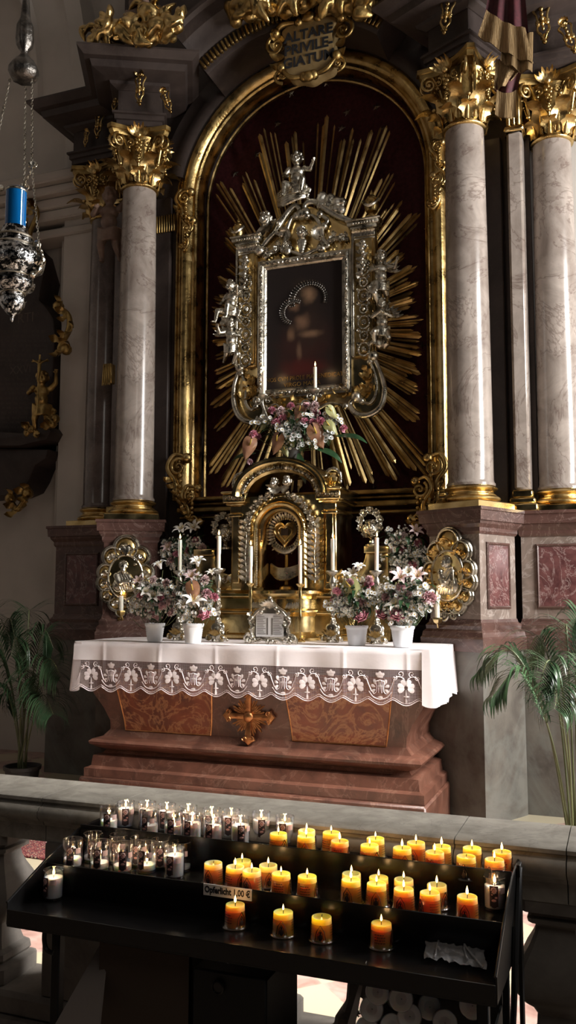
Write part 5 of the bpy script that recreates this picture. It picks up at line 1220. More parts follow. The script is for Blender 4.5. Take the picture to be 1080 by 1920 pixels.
def bouquet(lab, base, pot, items, center, R0, Y, seed, nl=60, fern=40, sc=1.0, group=None, filler=34, pm='white_ceramic'):
    rnd = random.Random(seed); t = thing('flower_arrangement', lab, 'flowers', base, 0, 'flower arrangements on the altar')
    if pot:
        r, h = pot; m = MB(); pr = [(r*.74, 0), (r*.76, .004)]
        for k in range(14): u = (k+1)/15; pr.append((r*(.76+.22*u)+.0016*(k % 2), h*u*.86+.004))
        pr += [(r*1.05, h*.88), (r*1.07, h*.97), (r*1.04, h), (r*.95, h), (r*.93, h*.9), (0, h*.88)]
        m.lathe(pr, 40, T(*base)); m.build('pot', pm, t, ang=60)
    cc = V(center); 
    leafset('foliage', nl, cc, R0, .11*sc, .042*sc, 'leaf_dark', t, rnd, .8)
    leafset('fern_foliage', fern, cc, R0, .09*sc, .014*sc, 'leaf_fern', t, rnd, .4)
    m = MB()
    for it in items: 
        p_ = at(it[1], it[2], Y); m.tube(smooth_path([base+V((rnd.uniform(-.02, .02), rnd.uniform(-.02, .02), (pot[1]*.8 if pot else .03))), (base+p_)*.5+V((0, .02, .0)), p_+V((0, .03, -.01))], 4), .0022*sc, 5)
    m.build('stems', 'palm_stem', t)
    for it in items:
        k, px, py = it[:3]; s = (it[3] if len(it) > 3 else 1)*sc; y = Y+rnd.uniform(-.05, .04)*sc; 
        if k in 'ls': y -= .05
        p_ = at(px, py, y); lc = wm(t).inverted() @ p_
        tl = (R_(62)+rnd.uniform(-.3, .3), 0, rnd.uniform(-.5, .8)); 
        if k == 'c': shared('carnation', rnd.choice(CARN), t, lc, tl, s*1.3)
        elif k == 'r': shared('rose', rnd.choice(ROSE), t, lc, tl, s*1.05)
        elif k == 'p': shared('carnation', CARN[0], t, lc, tl, s*1.1)
        elif k == 'w': shared('daisy_spray', rnd.choice(CLU), t, lc, (0, 0, rnd.uniform(-.3, .5)), s*1.35)
        elif k == 'd': shared('daisy', rnd.choice(DAI), t, lc, (0, rnd.uniform(-1, 1), rnd.uniform(0, .4)), s)
        elif k == 'b': shared('blossom_spray', rnd.choice(BRE), t, lc, (0, rnd.uniform(-1, 1), 0), s)
        elif k == 'l': shared('lily', LIL[rnd.choice((0, 1))], t, lc, (R_(40)+rnd.uniform(-.3, .2), rnd.uniform(-.4, .4), rnd.uniform(-.4, .8)), s*.85)
        elif k == 'L': shared('lily', LIL[2], t, lc, (R_(50), rnd.uniform(-.4, .4), .3), s*.85)
        elif k == 's': shared('anthurium', SPA[0], t, lc, (rnd.uniform(-.3, .2), rnd.uniform(-.5, .5), rnd.uniform(-.1, .6)), s)
        elif k == 'g': shared('anthurium', SPA[1], t, lc, (rnd.uniform(-.3, .2), rnd.uniform(-.8, .8), rnd.uniform(-.2, .6)), s)
    for k in range(filler):
        a = rnd.uniform(0, 2*pi); q = cc+V((cos(a)*R0[0]*rnd.uniform(.2, 1), -R0[1]*rnd.uniform(.1, .8), sin(a)*R0[2]*rnd.uniform(.2, 1)))
        shared('blossom_spray' if k % 3 else 'daisy_spray', (BRE if k % 3 else CLU)[k % 2], t, wm(t).inverted() @ q, (0, rnd.uniform(-2, 2), 0), sc*1.2)
    return t
def potbase(px, py): b = atz(px, py, AZ+.003); return b
b1 = potbase(290, 1203); b2 = potbase(362, 1206); b3 = potbase(669, 1210); b4 = potbase(755, 1213)
c_ = at(290, 1128, b1.y); bouquet('white ribbed pot of pink roses and white lilies, leftmost on the altar', b1, (.078, .15), [('r', 294, 1154, 1.2), ('p', 278, 1144), ('c', 304, 1136), ('c', 319, 1129), ('r', 322, 1148), ('c', 330, 1112), ('c', 288, 1088), ('c', 312, 1093), ('c', 243, 1156, .9), ('l', 302, 1067, 1.1), ('l', 288, 1122), ('l', 270, 1113), ('w', 261, 1134), ('w', 312, 1120), ('w', 254, 1142), ('w', 338, 1139), ('w', 275, 1103), ('w', 318, 1108), ('b', 300, 1106), ('c', 262, 1118, .8), ('c', 300, 1120), ('w', 290, 1140), ('L', 262, 1092, .8)], c_, (.22, .10, .17), b1.y-.05, 1, 60)
c_ = at(362, 1120, b2.y); bouquet('white ribbed pot of white lilies and pale pink carnations, second from the left', b2, (.080, .155), [('c', 384, 1088, 1.2), ('c', 387, 1113, 1.2), ('p', 401, 1120, 1.2), ('c', 353, 1100), ('r', 383, 1153, 1.3), ('c', 357, 1124), ('l', 371, 1062, 1.2), ('l', 362, 1133, 1.3), ('l', 345, 1140), ('s', 362, 1108, 1.1), ('w', 387, 1139, 1.1), ('w', 394, 1149), ('w', 336, 1145), ('w', 350, 1078), ('b', 375, 1100), ('c', 340, 1128), ('L', 360, 1085), ('w', 340, 1110), ('l', 398, 1078, .7)], c_, (.17, .10, .18), b2.y-.05, 2, 60)
c_ = at(665, 1125, b3.y); bouquet('pot of pink carnations with a pale green anthurium, left of the two right pots', b3, (.083, .15), [('r', 679, 1157, 1.4), ('r', 650, 1141, 1.1), ('c', 680, 1127, 1.4), ('p', 627, 1124, 1.1), ('c', 640, 1136, 1.2), ('c', 631, 1110), ('c', 656, 1092), ('c', 692, 1096, 1.1), ('g', 661, 1104, 1.3), ('g', 650, 1110, 1.0), ('l', 672, 1070, .9), ('l', 664, 1078, .8), ('l', 646, 1080, .6), ('w', 704, 1132, 1.1), ('w', 663, 1134, 1), ('w', 622, 1138), ('c', 645, 1122, 1.2), ('w', 700, 1113), ('b', 634, 1098), ('c', 668, 1112), ('w', 694, 1122), ('c', 692, 1086, .9)], c_, (.19, .10, .16), b3.y-.05, 3, 70)
c_ = at(758, 1125, b4.y); bouquet('white ribbed pot of white blossom, lilies and pink roses, rightmost on the altar', b4, (.086, .155), [('r', 716, 1153, 1.3), ('r', 744, 1154, 1.5), ('c', 805, 1121, 1.5), ('c', 737, 1117, 1.3), ('c', 724, 1120), ('c', 768, 1114), ('l', 744, 1138, 1.1), ('w', 778, 1134, 1.4), ('w', 792, 1140, 1), ('w', 791, 1108, 1.2), ('w', 800, 1112), ('w', 765, 1160), ('w', 755, 1166, .8), ('w', 781, 1150), ('L', 750, 1087, 1.2), ('L', 783, 1085, 1.1), ('l', 768, 1078, .9), ('g', 752, 1104, .8), ('b', 802, 1135), ('w', 735, 1102), ('w', 812, 1120, .8), ('b', 724, 1092), ('w', 760, 1128), ('c', 752, 1100)], c_, (.20, .10, .17), b4.y-.05, 4, 80)
# taller dim arrangements behind
zc2 = V((at(347, 1100, .0).x, -.0, AZ+.003)); c_ = at(347, 1035, -.05)
bouquet('tall dim bouquet of pink carnations and lilies in the shadow behind the left candles', zc2, (.07, .2), [('c', 353, 1032, 1.2), ('c', 379, 1028, 1.2), ('c', 375, 1043, 1.2), ('c', 320, 1052, 1.2), ('L', 317, 1030), ('l', 343, 998, 1.2), ('l', 367, 994, 1.2), ('w', 358, 1045, 1.2), ('w', 312, 1040), ('w', 365, 1052), ('b', 335, 1022), ('c', 330, 1040), ('w', 350, 1060), ('c', 366, 1014)], c_, (.24, .10, .2), -.08, 5, 70)
zc3 = V((at(757, 1100, .0).x, -.0, AZ+.003)); c_ = at(756, 1035, -.05)
bouquet('tall dim bouquet in the shadow left of the right oval relief', zc3, (.07, .2), [('c', 756, 1034, 1.2), ('c', 783, 1019, 1.2), ('c', 756, 1007, 1.2), ('c', 774, 1059, 1.2), ('w', 732, 1046, 1.2), ('w', 742, 1056), ('L', 750, 1025, 1.1), ('w', 770, 1040), ('b', 780, 1035), ('c', 738, 1030), ('w', 790, 1050), ('L', 778, 1000)], c_, (.24, .10, .2), -.08, 6, 70)
# large bouquet on top of the tabernacle
bt = V((TX, -.04, 2.822)); c_ = at(558, 812, -.08)
tp = [('c', 526, 772, 1.3), ('p', 529, 784, 1.4), ('c', 517, 793, 1.2), ('p', 475, 815, 1.3), ('p', 483, 819, 1.1), ('c', 589, 762, 1.3), ('c', 574, 762, 1.1), ('p', 593, 775, 1.2), ('p', 600, 791, 1.4), ('c', 571, 791, 1.1), ('c', 585, 793, 1.1), ('p', 570, 818, 1.4), ('p', 644, 804, 1.2), ('c', 468, 866, .8), ('c', 545, 762, 1), ('c', 510, 770, 1),
      ('d', 553, 796, 1.2), ('d', 560, 800, 1.2), ('d', 550, 811, 1.2), ('d', 542, 811, 1.2), ('d', 558, 820, 1.4), ('w', 530, 804, 1), ('w', 524, 798), ('d', 572, 798, 1.2), ('w', 622, 784, 1.2), ('w', 630, 790, 1.1), ('d', 619, 823, 1.1), ('d', 617, 814), ('d', 567, 837, 1), ('w', 578, 779, .9), ('w', 483, 795, 1.1), ('w', 490, 790),
      ('s', 594, 815, 1.35), ('s', 519, 829, 1.15), ('s', 467, 837, 1.2), ('s', 561, 773, .9), ('g', 619, 800, .9), ('g', 622, 772, .8), ('g', 545, 835, .7), ('g', 535, 845, .6), ('g', 497, 795, .7)]
bouquet('large bouquet of coppery anthuriums, white daisies and pink carnations on top of the tabernacle', bt, (.09, .09), tp, c_, (.36, .12, .22), -.12, 7, 90, 120, 1.05, filler=12, pm='clay_pot')
to = [o for o in COL.objects if o.name.startswith('flower_arrangement')][-1]
for (x0, y0, dx, dz) in ((630, 818, 1, -.05), (590, 840, .9, -.3), (480, 850, -.9, -.1), (560, 850, .1, -.3), (500, 860, -.5, -.5)):
    m = MB(); m.leaf(at(x0, y0, -.1), (dx, -.1, dz), (0, -.6, .8), .28, .08, -.2, 0, 8, .2); m.build('broad_leaf', 'leaf_dark', to, ang=180)

# ------------------------------------------------------------------ hanging sanctuary lamp
LY = -3.0; lc = at(26, 500, LY); LX = lc.x; k1 = at(26, 500, LY).z-at(26, 600, LY).z   # metres per 100 px
zz = lambda py: at(26, py, LY).z
ls = lambda px: px*k1/100
lamp = thing('sanctuary_lamp', 'hanging pierced silver sanctuary lamp with a blue glass cylinder', 'lamp', (LX, LY, zz(600)))
m = MB(); pr = [(0, zz(604)), (ls(3), zz(600)), (ls(4), zz(592)), (ls(12), zz(586)), (ls(20), zz(575)), (ls(24), zz(562)), (ls(18), zz(555)), (ls(20), zz(550)), (ls(34), zz(542)), (ls(38), zz(530)), (ls(30), zz(522)), (ls(34), zz(516)), (ls(50), zz(505)), (ls(54), zz(490)), (ls(48), zz(474)), (ls(36), zz(464)), (ls(30), zz(456)), (ls(32), zz(448)), (ls(24), zz(440)), (ls(22), zz(428)), (ls(18), zz(428)), (ls(18), zz(440)), (0, zz(441))]
m.lathe(pr, 64, T(LX, LY, 0), shape=lambda a: 1+.035*cos(8*a)); m.build('body', 'pierced_silver', lamp, ang=60)
m = MB()
for py, r in ((550, 21), (520, 33), (464, 38), (448, 33)): m.tube([(LX+ls(r)*cos(2*pi*k/32), LY+ls(r)*sin(2*pi*k/32), zz(py)) for k in range(33)], ls(2), 6)
m.build('rims', 'silver', lamp)
for k in range(3):
    a = R_(20+120*k)-.35; d = V((cos(a), sin(a), 0)); c = V((LX, LY, 0))+d*ls(50); m = MB()
    m.cscroll([c+V((0, 0, zz(520)))-d*ls(8), c+V((0, 0, zz(510)))+d*ls(7), c+V((0, 0, zz(485)))+d*ls(10), c+V((0, 0, zz(466)))], ls(4)); m.leaf(c+V((0, 0, zz(512))), (d.x, d.y, .6), (0, 0, 1), ls(32), ls(16), .6); m.ball(c+d*ls(3)+V((0, 0, zz(495))), ls(11), 12); m.build('bracket', 'silver_relief', lamp, ang=60)
m = MB(); m.lathe([(ls(17.5), zz(432)), (ls(18.5), zz(430)), (ls(18.5), zz(362)), (ls(19.5), zz(360)), (ls(19.5), zz(357)), (ls(17), zz(358)), (ls(16.5), zz(431))], 40, T(LX, LY, 0)); m.build('blue_glass_cylinder', 'blue_glass', lamp)
m = MB(); m.lathe([(ls(19.3), zz(362)), (ls(20), zz(361)), (ls(20), zz(358)), (ls(19.3), zz(357))], 40, T(LX, LY, 0)); m.build('glass_rim', 'silver', lamp)
m = MB(); m.lathe([(ls(9), zz(436)), (ls(9), zz(400)), (ls(2), zz(399)), (0, zz(398))], 16, T(LX, LY, 0)); m.build('inner_candle', 'wax_white', lamp)
p0 = at(45, 120, LY); TXx = p0.x; zt_ = lambda py: at(45, py, LY).z
m = MB(); m.m = T(p0.x-0, LY, 0); S1 = k1/100
m.lathe([(ls(6), zt_(150)), (ls(22), zt_(148)), (ls(27), zt_(138)), (ls(26), zt_(128)), (ls(20), zt_(118)), (ls(10), zt_(108)), (ls(6), zt_(100)), (ls(8), zt_(94)), (ls(14), zt_(88)), (ls(16), zt_(75)), (ls(15), zt_(50)), (ls(9), zt_(35)), (ls(7), zt_(15)), (ls(5), zt_(-10)), (ls(2), zt_(-60))], 32, shape=lambda a: 1+.05*cos(8*a)); m.build('crown', 'tarnished_silver', lamp, ang=60)
def chain(a, b, name='chain', r=.006, n=None):
    a, b = V(a), V(b); L = (b-a).length; n = n or int(L/.017); m = MB(); d = (b-a).normalized(); s1 = d.orthogonal().normalized(); s2 = d.cross(s1)
    for k in range(n):
        c = a.lerp(b, (k+.5)/n); s = s1 if k % 2 else s2
        m.tube([c+d*(.0115*cos(q))+s*(.0058*sin(q)) for q in [2*pi*j/8 for j in range(9)]], .0022, 4)
    m.build(name, 'silver', lamp)
bt_ = lambda px, py, dy=0: at(px, py, LY+dy)
chain(bt_(60, 148, -.05), bt_(60, 305, -.05)); chain(bt_(60, 315, -.05), bt_(74, 465, -.02)); chain(bt_(60, 315, -.05), bt_(44, 350, .02)); chain(bt_(48, 150, .08), bt_(46, 345, .06)); chain(bt_(20, 143), bt_(-14, 300)); chain(bt_(46, 355, .05), bt_(47, 440, .1))
m = MB()
for px, py, dy, r in ((61, 309, -.05, 9), (46, 350, .03, 9), (0, 352, 0, 8)): m.ball(bt_(px, py, dy), (ls(r), ls(r), ls(r*.75)), 14); m.tube([bt_(px-7, py+3, dy-.05), bt_(px+7, py+3, dy-.05)], .003, 5)
m.build('chain_knob', 'silver_relief', lamp)
m = MB(); m.tube([(TXx, LY, zt_(-40)), (TXx, LY, zt_(-700))], .006, 6); m.build('hanging_rod', 'silver', lamp)

# ------------------------------------------------------------------ memorial tablet on the left wall
MY = .78
mt = thing('memorial_tablet', 'dark marble memorial tablet with faint inscription on the left wall, behind the lamp', 'memorial', at(40, 900, MY+.05))
Q = lambda pts, Y=MY: [(lambda q: (q.x, q.z))(at(x, y, Y)) for x, y in pts]
xm_ = at(-30, 700, MY).x
def mirror(pts): 
    a = Q(pts); return a + [(2*xm_-x, z) for x, z in a[::-1]]
m = MB(); m.prism(mirror([(-30, 425), (30, 430), (72, 470), (86, 520), (80, 548), (78, 565), (92, 580), (105, 600), (108, 630), (104, 700), (102, 800), (100, 815), (-30, 830)]), MY-.05, 1.05, b=.02); m.build('tablet', 'dark_marble', mt)
m = MB(); m.prism(mirror([(-30, 812), (60, 818), (112, 806), (118, 815), (110, 830), (60, 842), (-30, 842)]), MY-.22, 1.05, b=.02); m.build('ledge', 'dark_marble', mt)
m = MB(); m.prism(mirror([(-30, 842), (100, 845), (96, 862), (76, 875), (66, 900), (54, 920), (30, 930), (-30, 935)]), MY-.10, 1.05, b=.02); m.build('apron', 'dark_marble', mt)
m = MB()
for s_, px, py, sz in (('RTI', 48, 604, .16), ('XXVI', 38, 700, .13)):
    textmb(m, s_, sz, basis(at(px, py, MY-.051), (1, 0, 0), (0, 0, 1), (0, -1, 0)), .001)
rr = random.Random(4)
for k in range(22):
    y = 612+k*9.0
    if k in (0, 9, 10): continue
    x = -20
    while x < 84:
        w = rr.uniform(5, 14)
        for j in range(int(w/2.5)):
            a = at(x+j*2.6, y, MY-.051); hh_ = rr.uniform(.020, .034); m.box(a.x, a.x+.004, a.y, a.y+.001, a.z-hh_/2, a.z+hh_/2)
        x += w+3
m.build('inscription', 'faded_lettering', mt)
for pts, nm in (([(110, 575), (128, 590), (130, 615), (118, 640), (112, 655), (124, 655)], 0), ([(20, 935), (32, 955), (45, 940), (52, 925)], 1)):
    m = MB(); m.cscroll([at(x, y, MY-.12) for x, y in pts], .035); 
    for k in range(12): p = at(*pts[min(len(pts)-1, k//2)], MY-.13); m.leaf(p, (cos(k*1.3), -.3, sin(k*1.3)), (0, -1, 0), .17, .08, .6, 2)
    m.build('gilt_scroll', 'old_gold', mt, ang=60)
m = MB()
for k in range(16): p = at(52+10*sin(k), 385+8*k, MY-.13); m.leaf(p, (cos(k*1.3), -.3, sin(k*1.3)), (0, -1, 0), .16, .08, .6, 2)
m.cscroll([at(58, 370, MY-.12), at(70, 400, MY-.14), at(56, 440, MY-.14), at(66, 480, MY-.12)], .03); m.build('gilt_crest', 'old_gold', mt, ang=60)
place_putto('putto', 'gilt putto holding up a crucifix on the ledge of the wall tablet', 'statue', 78, 755, MY-.16, .70, 'stand', .5, 'old_gold', 1, wings=False)
cx = thing('crucifix', 'thin gilt crucifix raised by the putto on the wall tablet', 'crucifix', at(70, 770, MY-.30)); m = MB()
m.tube([at(69, 775, MY-.30), at(75, 665, MY-.32)], .010, 6); m.tube([at(60, 678, MY-.32), at(91, 676, MY-.32)], .010, 6); m.build('cross', 'old_gold', cx)
m = MB(); m.cap(at(74, 684, MY-.34), at(73, 702, MY-.35), .022, .016); m.ball(at(75, 677, MY-.35), .022, 8); m.cap(at(74, 682, MY-.34), at(62, 675, MY-.34), .012, .008); m.cap(at(74, 682, MY-.34), at(89, 674, MY-.34), .012, .008); m.cap(at(73, 702, MY-.35), at(71, 716, MY-.34), .014, .010); m.remesh('corpus', 'old_gold', cx, vox=.004)
hm = MB()
for px, py in ((52, 812), (60, 806), (70, 814), (92, 790), (98, 795), (104, 785), (88, 800)): hm.ball(at(px, py, MY-.2), .05, 8); hm.leaf(at(px, py, MY-.22), (cos(px), -.3, sin(py)), (0, -1, 0), .14, .07, .5, 2)
tag(hm.build('helmet_trophy', 'old_gold', origin=at(75, 812, MY-.2), ang=60), 'crumpled gilt clouds and trophies at the feet of the wall putto', 'ornament')

# ------------------------------------------------------------------ angel between the left columns
place_putto('angel_statue', 'painted wooden angel with raised arm between the two left column capitals', 'statue', 205, 425, .08, .80, 'stand', .3, 'skin_paint', 5, wings=False)
g = thing('gilt_book', 'small gilt block of folded drapery between the two left columns at mid height', 'ornament', at(205, 705, .1)); p = at(205, 703, .1)
m = MB(); m.box(p.x-.05, p.x+.06, .05, .12, p.z-.10, p.z+.10, b=.01); m.build('block', 'gold', g)
m = MB()
for k in range(5): m.tube([(p.x-.03+.02*k, .045, p.z+.1), (p.x-.04+.022*k, .04, p.z-.12)], .007, 6)
m.build('folds', 'old_gold', g)
# figures above the cornice
def heap(name, label, cat, pts, Y, r, seed, mat='gold', n=26, Lk=.2):
    rnd = random.Random(seed); c = at(pts[0][0], pts[0][1], Y); t = thing(name, label, cat, at(*pts[0], Y)); m = MB()
    for k in range(n):
        q = rnd.choice(pts); p = at(q[0]+rnd.uniform(-14, 14), q[1]+rnd.uniform(-9, 9), Y+rnd.uniform(-.08, .08)); q2 = rnd.choice(pts)
        a = rnd.uniform(0, 2*pi); m.tube(smooth_path([p, p+V((cos(a)*Lk*.5, -.07, sin(a)*Lk*.3)), p+V((cos(a+.6)*Lk, -.02, sin(a+.6)*Lk*.7))], 5), [r*(.3+sin(pi*i/10)) for i in range(11)], 7, flat=.6); m.ball(p+V((0, .05, 0)), r*1.3, 8)
    for a, b in zip(pts, pts[1:]): m.cap(at(*a, Y+.05), at(*b, Y+.05), r*1.6, r*1.6, 8)
    m.remesh('swirling_cloth', mat, t, vox=.014, smooth=1); return t
heap('gilt_cloud', 'swirling gilt cloud on top of the left cornice', 'ornament', [(182, 60), (205, 64), (235, 66), (270, 66), (305, 64), (318, 42), (290, 22), (250, 50), (205, 48)], -.55, .04, 3, n=60, Lk=.22)
place_putto('putto', 'dark winged putto cut by the top edge above the left gilt cloud', 'statue', 262, 8, -.42, .95, 'kneel', .2, 'skin_paint', 6, wings=False)
heap('gilt_drapery', 'gilt drapery at the top edge above the arched cornice, left', 'ornament', [(440, 25), (455, 10), (470, 20), (480, 0)], -.25, .05, 5, n=16, mat='old_gold')
heap('gilt_drapery', 'broad gilt drapery at the top edge above the arch crown', 'ornament', [(505, 8), (530, 14), (560, 2), (580, -12), (520, -8)], -.3, .05, 6, n=22, Lk=.25)
heap('gilt_drapery', 'gilt drapery tips at the top edge right of the arch crown', 'ornament', [(622, 2), (640, 12), (670, 14), (690, 6), (650, -4)], -.3, .045, 7, n=16, mat='old_gold')
# fringed curtain
cu = thing('fringed_curtain', 'dark red curtain with wide gold fringe hanging between the two right capitals', 'curtain', at(950, 200, -.45))
def strip(name, mt, top, bot, Y, amp=.03, fr=5, nv=8, th=0):
    a0, a1 = V(at(*top[0], Y)), V(at(*top[1], Y)); b0, b1 = V(at(*bot[0], Y)), V(at(*bot[1], Y)); m = MB()
    for off in (0, .012):
        m.grid(lambda u, v: a0.lerp(a1, u).lerp(b0.lerp(b1, u), v)+V((0, off+amp*sin(u*fr*pi)*(.4+.6*v), -.03*sin(pi*u)*1)), 60, nv)
    m.build(name, mt, cu, ang=180)
strip('cloth', 'crimson_cloth', ((925, -60), (980, -60)), ((905, 48), (992, 78)), -.42, .03, 5)
strip('fringe', 'gold_fringe', ((912, 18), (985, 52)), ((896, 66), (1000, 118)), -.46, .02, 6)
strip('fringe', 'gold_fringe', ((945, 60), (1000, 60)), ((938, 112), (998, 134)), -.44, .03, 4)
strip('cloth', 'crimson_cloth', ((935, 110), (985, 105)), ((930, 170), (968, 172)), -.38, .02, 3)
strip('fringe', 'gold_fringe', ((930, 110), (990, 112)), ((926, 165), (958, 150)), -.40, .03, 3)
strip('fringe', 'gold_fringe', ((932, 168), (968, 168)), ((928, 214), (968, 216)), -.40, .01, 3)

# ------------------------------------------------------------------ palms
def palm(lab, px, py, Y, potr, poth, fronds, seed, hgt):
    b = at(px, py, Y); b.z = FZ; t = thing('potted_palm', lab, 'palm', b); rnd = random.Random(seed)
    m = MB(); m.lathe([(potr*.72, 0), (potr*.74, .01), (potr*.92, poth*.86), (potr*1.0, poth*.88), (potr*1.02, poth), (potr*.93, poth), (potr*.9, poth*.85), (0, poth*.84)], 32); m.build('pot', 'clay_pot', t, True)
    for i, (ex, ey, dY) in enumerate(fronds):
        e = at(ex, ey, Y+dY)-b; s0 = V((rnd.uniform(-.03, .03), rnd.uniform(-.03, .03), poth*.8)); 
        c1 = V((e.x*.25, e.y*.25, max(e.z, .5)*.75)); c2 = V((e.x*.62, e.y*.62, e.z+.14))
        path = smooth_path([s0, c1, c2, e], 9); m = MB(); m.tube(path, [.008*(1-.75*k/(len(path)-1)) for k in range(len(path))], 6); st = m.build('stem', 'palm_stem', t, True)
        m = MB(); n = len(path)
        for k in range(int(n*.40), n-1):
            for h in (0, .5):
                p_ = path[k].lerp(path[k+1], h); d = (path[k+1]-path[k]).normalized(); u = (k+h)/n; side = d.cross(V((0, 0, 1))); side = side.normalized() if side.length > .01 else V((1, 0, 0))
                L = hgt*(1-abs(u-.62)*1.5)*rnd.uniform(.85, 1.1)
                for s in (-1, 1):
                    dd = (side*s*.85+d*.75+V((0, 0, .1))).normalized(); m.leaf(p_, tuple(dd), tuple(V((0, 0, 1))-dd*.1), max(.07, L), .014, -.30-.3*rnd.random(), 0, 8, .2)
        m.build('frond_leaflets', 'palm_leaf', t, True, 180)
    return t
palm('green potted palm in the daylight at the right edge before the pedestal', 1078, 1530, -1.75, .10, .17, [(900, 1262, .1), (925, 1305, -.2), (985, 1235, .3), (1010, 1290, -.3), (1100, 1200, .1), (1060, 1215, .3), (1130, 1300, -.2), (1160, 1240, .2), (1040, 1330, -.4)], 3, .27)
palm('dark potted palm in the shadow at the left edge against the wall', 40, 1500, -.75, .16, .25, [(-60, 1200, 0), (0, 1190, .1), (55, 1175, .2), (100, 1215, 0), (115, 1270, -.2), (-30, 1260, -.2), (20, 1230, -.3), (80, 1300, -.2), (-10, 1330, -.2), (60, 1240, .2), (100, 1340, -.3), (40, 1310, .2)], 8, .36)
# ------------------------------------------------------------------ stone balustrade in front
RY0, RY1, RZT = -5.13, -4.915, 1.05
hr_ = thing('stone_handrail', 'grey stone handrail running across the picture behind the votive candles', 'railing', (1.9, -5.03, .90))
joints = [-1.2] + [at(x, y, RY0).x for x, y in ((80, 1490), (215, 1503), (852, 1573), (1062, 1598))] + [4.6]
rp = [(RY1, RZT-.02), (RY1+.004, RZT-.004), (RY1-.004, RZT), (RY0+.006, RZT), (RY0-.002, RZT-.004), (RY0-.004, RZT-.012), (RY0+.004, RZT-.016), (RY0+.002, RZT-.022), (RY0-.014, RZT-.026), (RY0-.022, RZT-.036), (RY0-.022, RZT-.05), (RY0-.012, RZT-.062), (RY0+.006, RZT-.068), (RY0+.010, RZT-.078), (RY0+.020, RZT-.082), (RY0+.020, .925), (RY1-.02, .925), (RY1-.02, RZT-.075), (RY1+.008, RZT-.06), (RY1+.012, RZT-.04)]
for a, b in zip(joints, joints[1:]):
    m = MB(); n = len(rp); vs = [(a+.0012, y, z) for y, z in rp]+[(b-.0012, y, z) for y, z in rp]
    m.add(vs, [(i, (i+1) % n, n+(i+1) % n, n+i) for i in range(n)]+[tuple(range(n)), tuple(range(n, 2*n))[::-1]]); m.build('rail_slab', 'rail_stone', hr_, ang=40)
pl = thing('balustrade_plinth', 'low stone plinth course carrying the balusters', 'plinth', (1.9, -5.03, FZ))
m = MB(); m.box(-1.2, 4.6, -5.16, -4.90, FZ, .46, b=.012); m.box(-1.2, 4.6, -5.13, -4.93, .455, .52, b=.012); m.build('course', 'pier_stone', pl)
bp = [(.085, 0), (.087, .004), (.087, .042), (.08, .046), (.066, .05), (.074, .06), (.072, .075), (.058, .085), (.05, .11), (.047, .15), (.056, .165), (.075, .18), (.088, .20), (.092, .22), (.088, .245), (.076, .272), (.06, .30), (.049, .325), (.046, .34), (.05, .346), (.062, .35), (.064, .36), (.056, .365), (.055, .372), (.077, .378), (.078, .406)]
def baluster(): 
    m = MB(); vs = []; cc = .16
    for r, z in bp:
        k = r*(1-cc); vs += [(-k, -r, z), (k, -r, z), (r, -k, z), (r, k, z), (k, r, z), (-k, r, z), (-r, k, z), (-r, -k, z)]
    n = len(bp); m.add(vs, [(i*8+j, i*8+(j+1) % 8, i*8+8+(j+1) % 8, i*8+8+j) for i in range(n-1) for j in range(8)]+[tuple(range(8))[::-1], tuple(range(n*8-8, n*8))]); return m.build('baluster', 'pier_stone', ang=30)
bal = None
for px, lab in ((-4, 'stone baluster at the left edge beside the opening with the red carpet'), (492, 'stone baluster below the votive stand, left of the opening showing tiles'), (694, 'dark stone baluster below the votive stand, right of the opening showing tiles'), (810, 'stone baluster hidden behind the box of spare candles'), (1046, 'dark stone baluster at the right edge beside the sunlit floor')):
    x = at(px, 1700, -5.03).x
    if bal is None: bal = baluster(); o = bal
    else: o = bal.copy(); COL.objects.link(o)
    o.location = (x, -5.03, .52); tag(o, lab, 'baluster', 'stone balusters under the handrail')
x0 = at(82, 1600, -5.12).x; x1 = at(300, 1700, -5.12).x
tag(MB().box(x0, x1, -5.12, -4.93, .52, .926, b=.006).build('balustrade_pier', 'pier_stone', origin=((x0+x1)/2, -5.02, .52)), 'broad stone pier between the balusters, left behind the votive stand', 'pier')
# carpet on the floor behind the balustrade
ca_ = atz(60, 1606, FZ+.014)
cp_ = MB(); cp_.box(ca_.x-1.15, ca_.x+.45, ca_.y, ca_.y+1.0, FZ+.001, FZ+.014, b=.003)
tag(cp_.build('carpet', 'carpet_weave', origin=(ca_.x-.35, ca_.y+.5, FZ)), 'red patterned carpet on the tiled floor, seen through the left opening of the balustrade', 'carpet')

# ------------------------------------------------------------------ votive candle stand
B3, B2, B1 = 1.0, .955, .905
r3 = [(522, 1563, 'y', 1), (575, 1557, 'a', 1), (574, 1568, 'y', 1), (621, 1561, 'y', 1), (637, 1577, 'o', 1), (704, 1572, 'y', 1), (693, 1585, 'y', 1), (754, 1590, 'y', 1), (780, 1580, 'o', 1), (815, 1598, 'o', 1), (828, 1587, 'y', 1), (874, 1606, 'y', 0), (885, 1590, 'y', 1), (927, 1612, 'o', 1), (941, 1597, 'o', 1)]
r2 = [(400, 1618, 'a', 0), (454, 1614, 'y', 1), (441, 1625, 'a', 1), (472, 1632, 'a', 1), (503, 1622, 'a', 1), (527, 1638, 'y', 1), (576, 1643, 'y', 1), (659, 1638, 'a', 1), (658, 1650, 'y', 1), (710, 1645, 'y', 1), (706, 1657, 'y', 1), (757, 1649, 'a', 1), (757, 1667, 'o', 1), (819, 1659, 'a', 1), (806, 1674, 'o', 1), (876, 1681, 'o', 1)]
r1 = [(441, 1696, 'o', 1), (531, 1710, 'y', 1), (603, 1719, 'd', 0), (715, 1731, 'o', 1)]
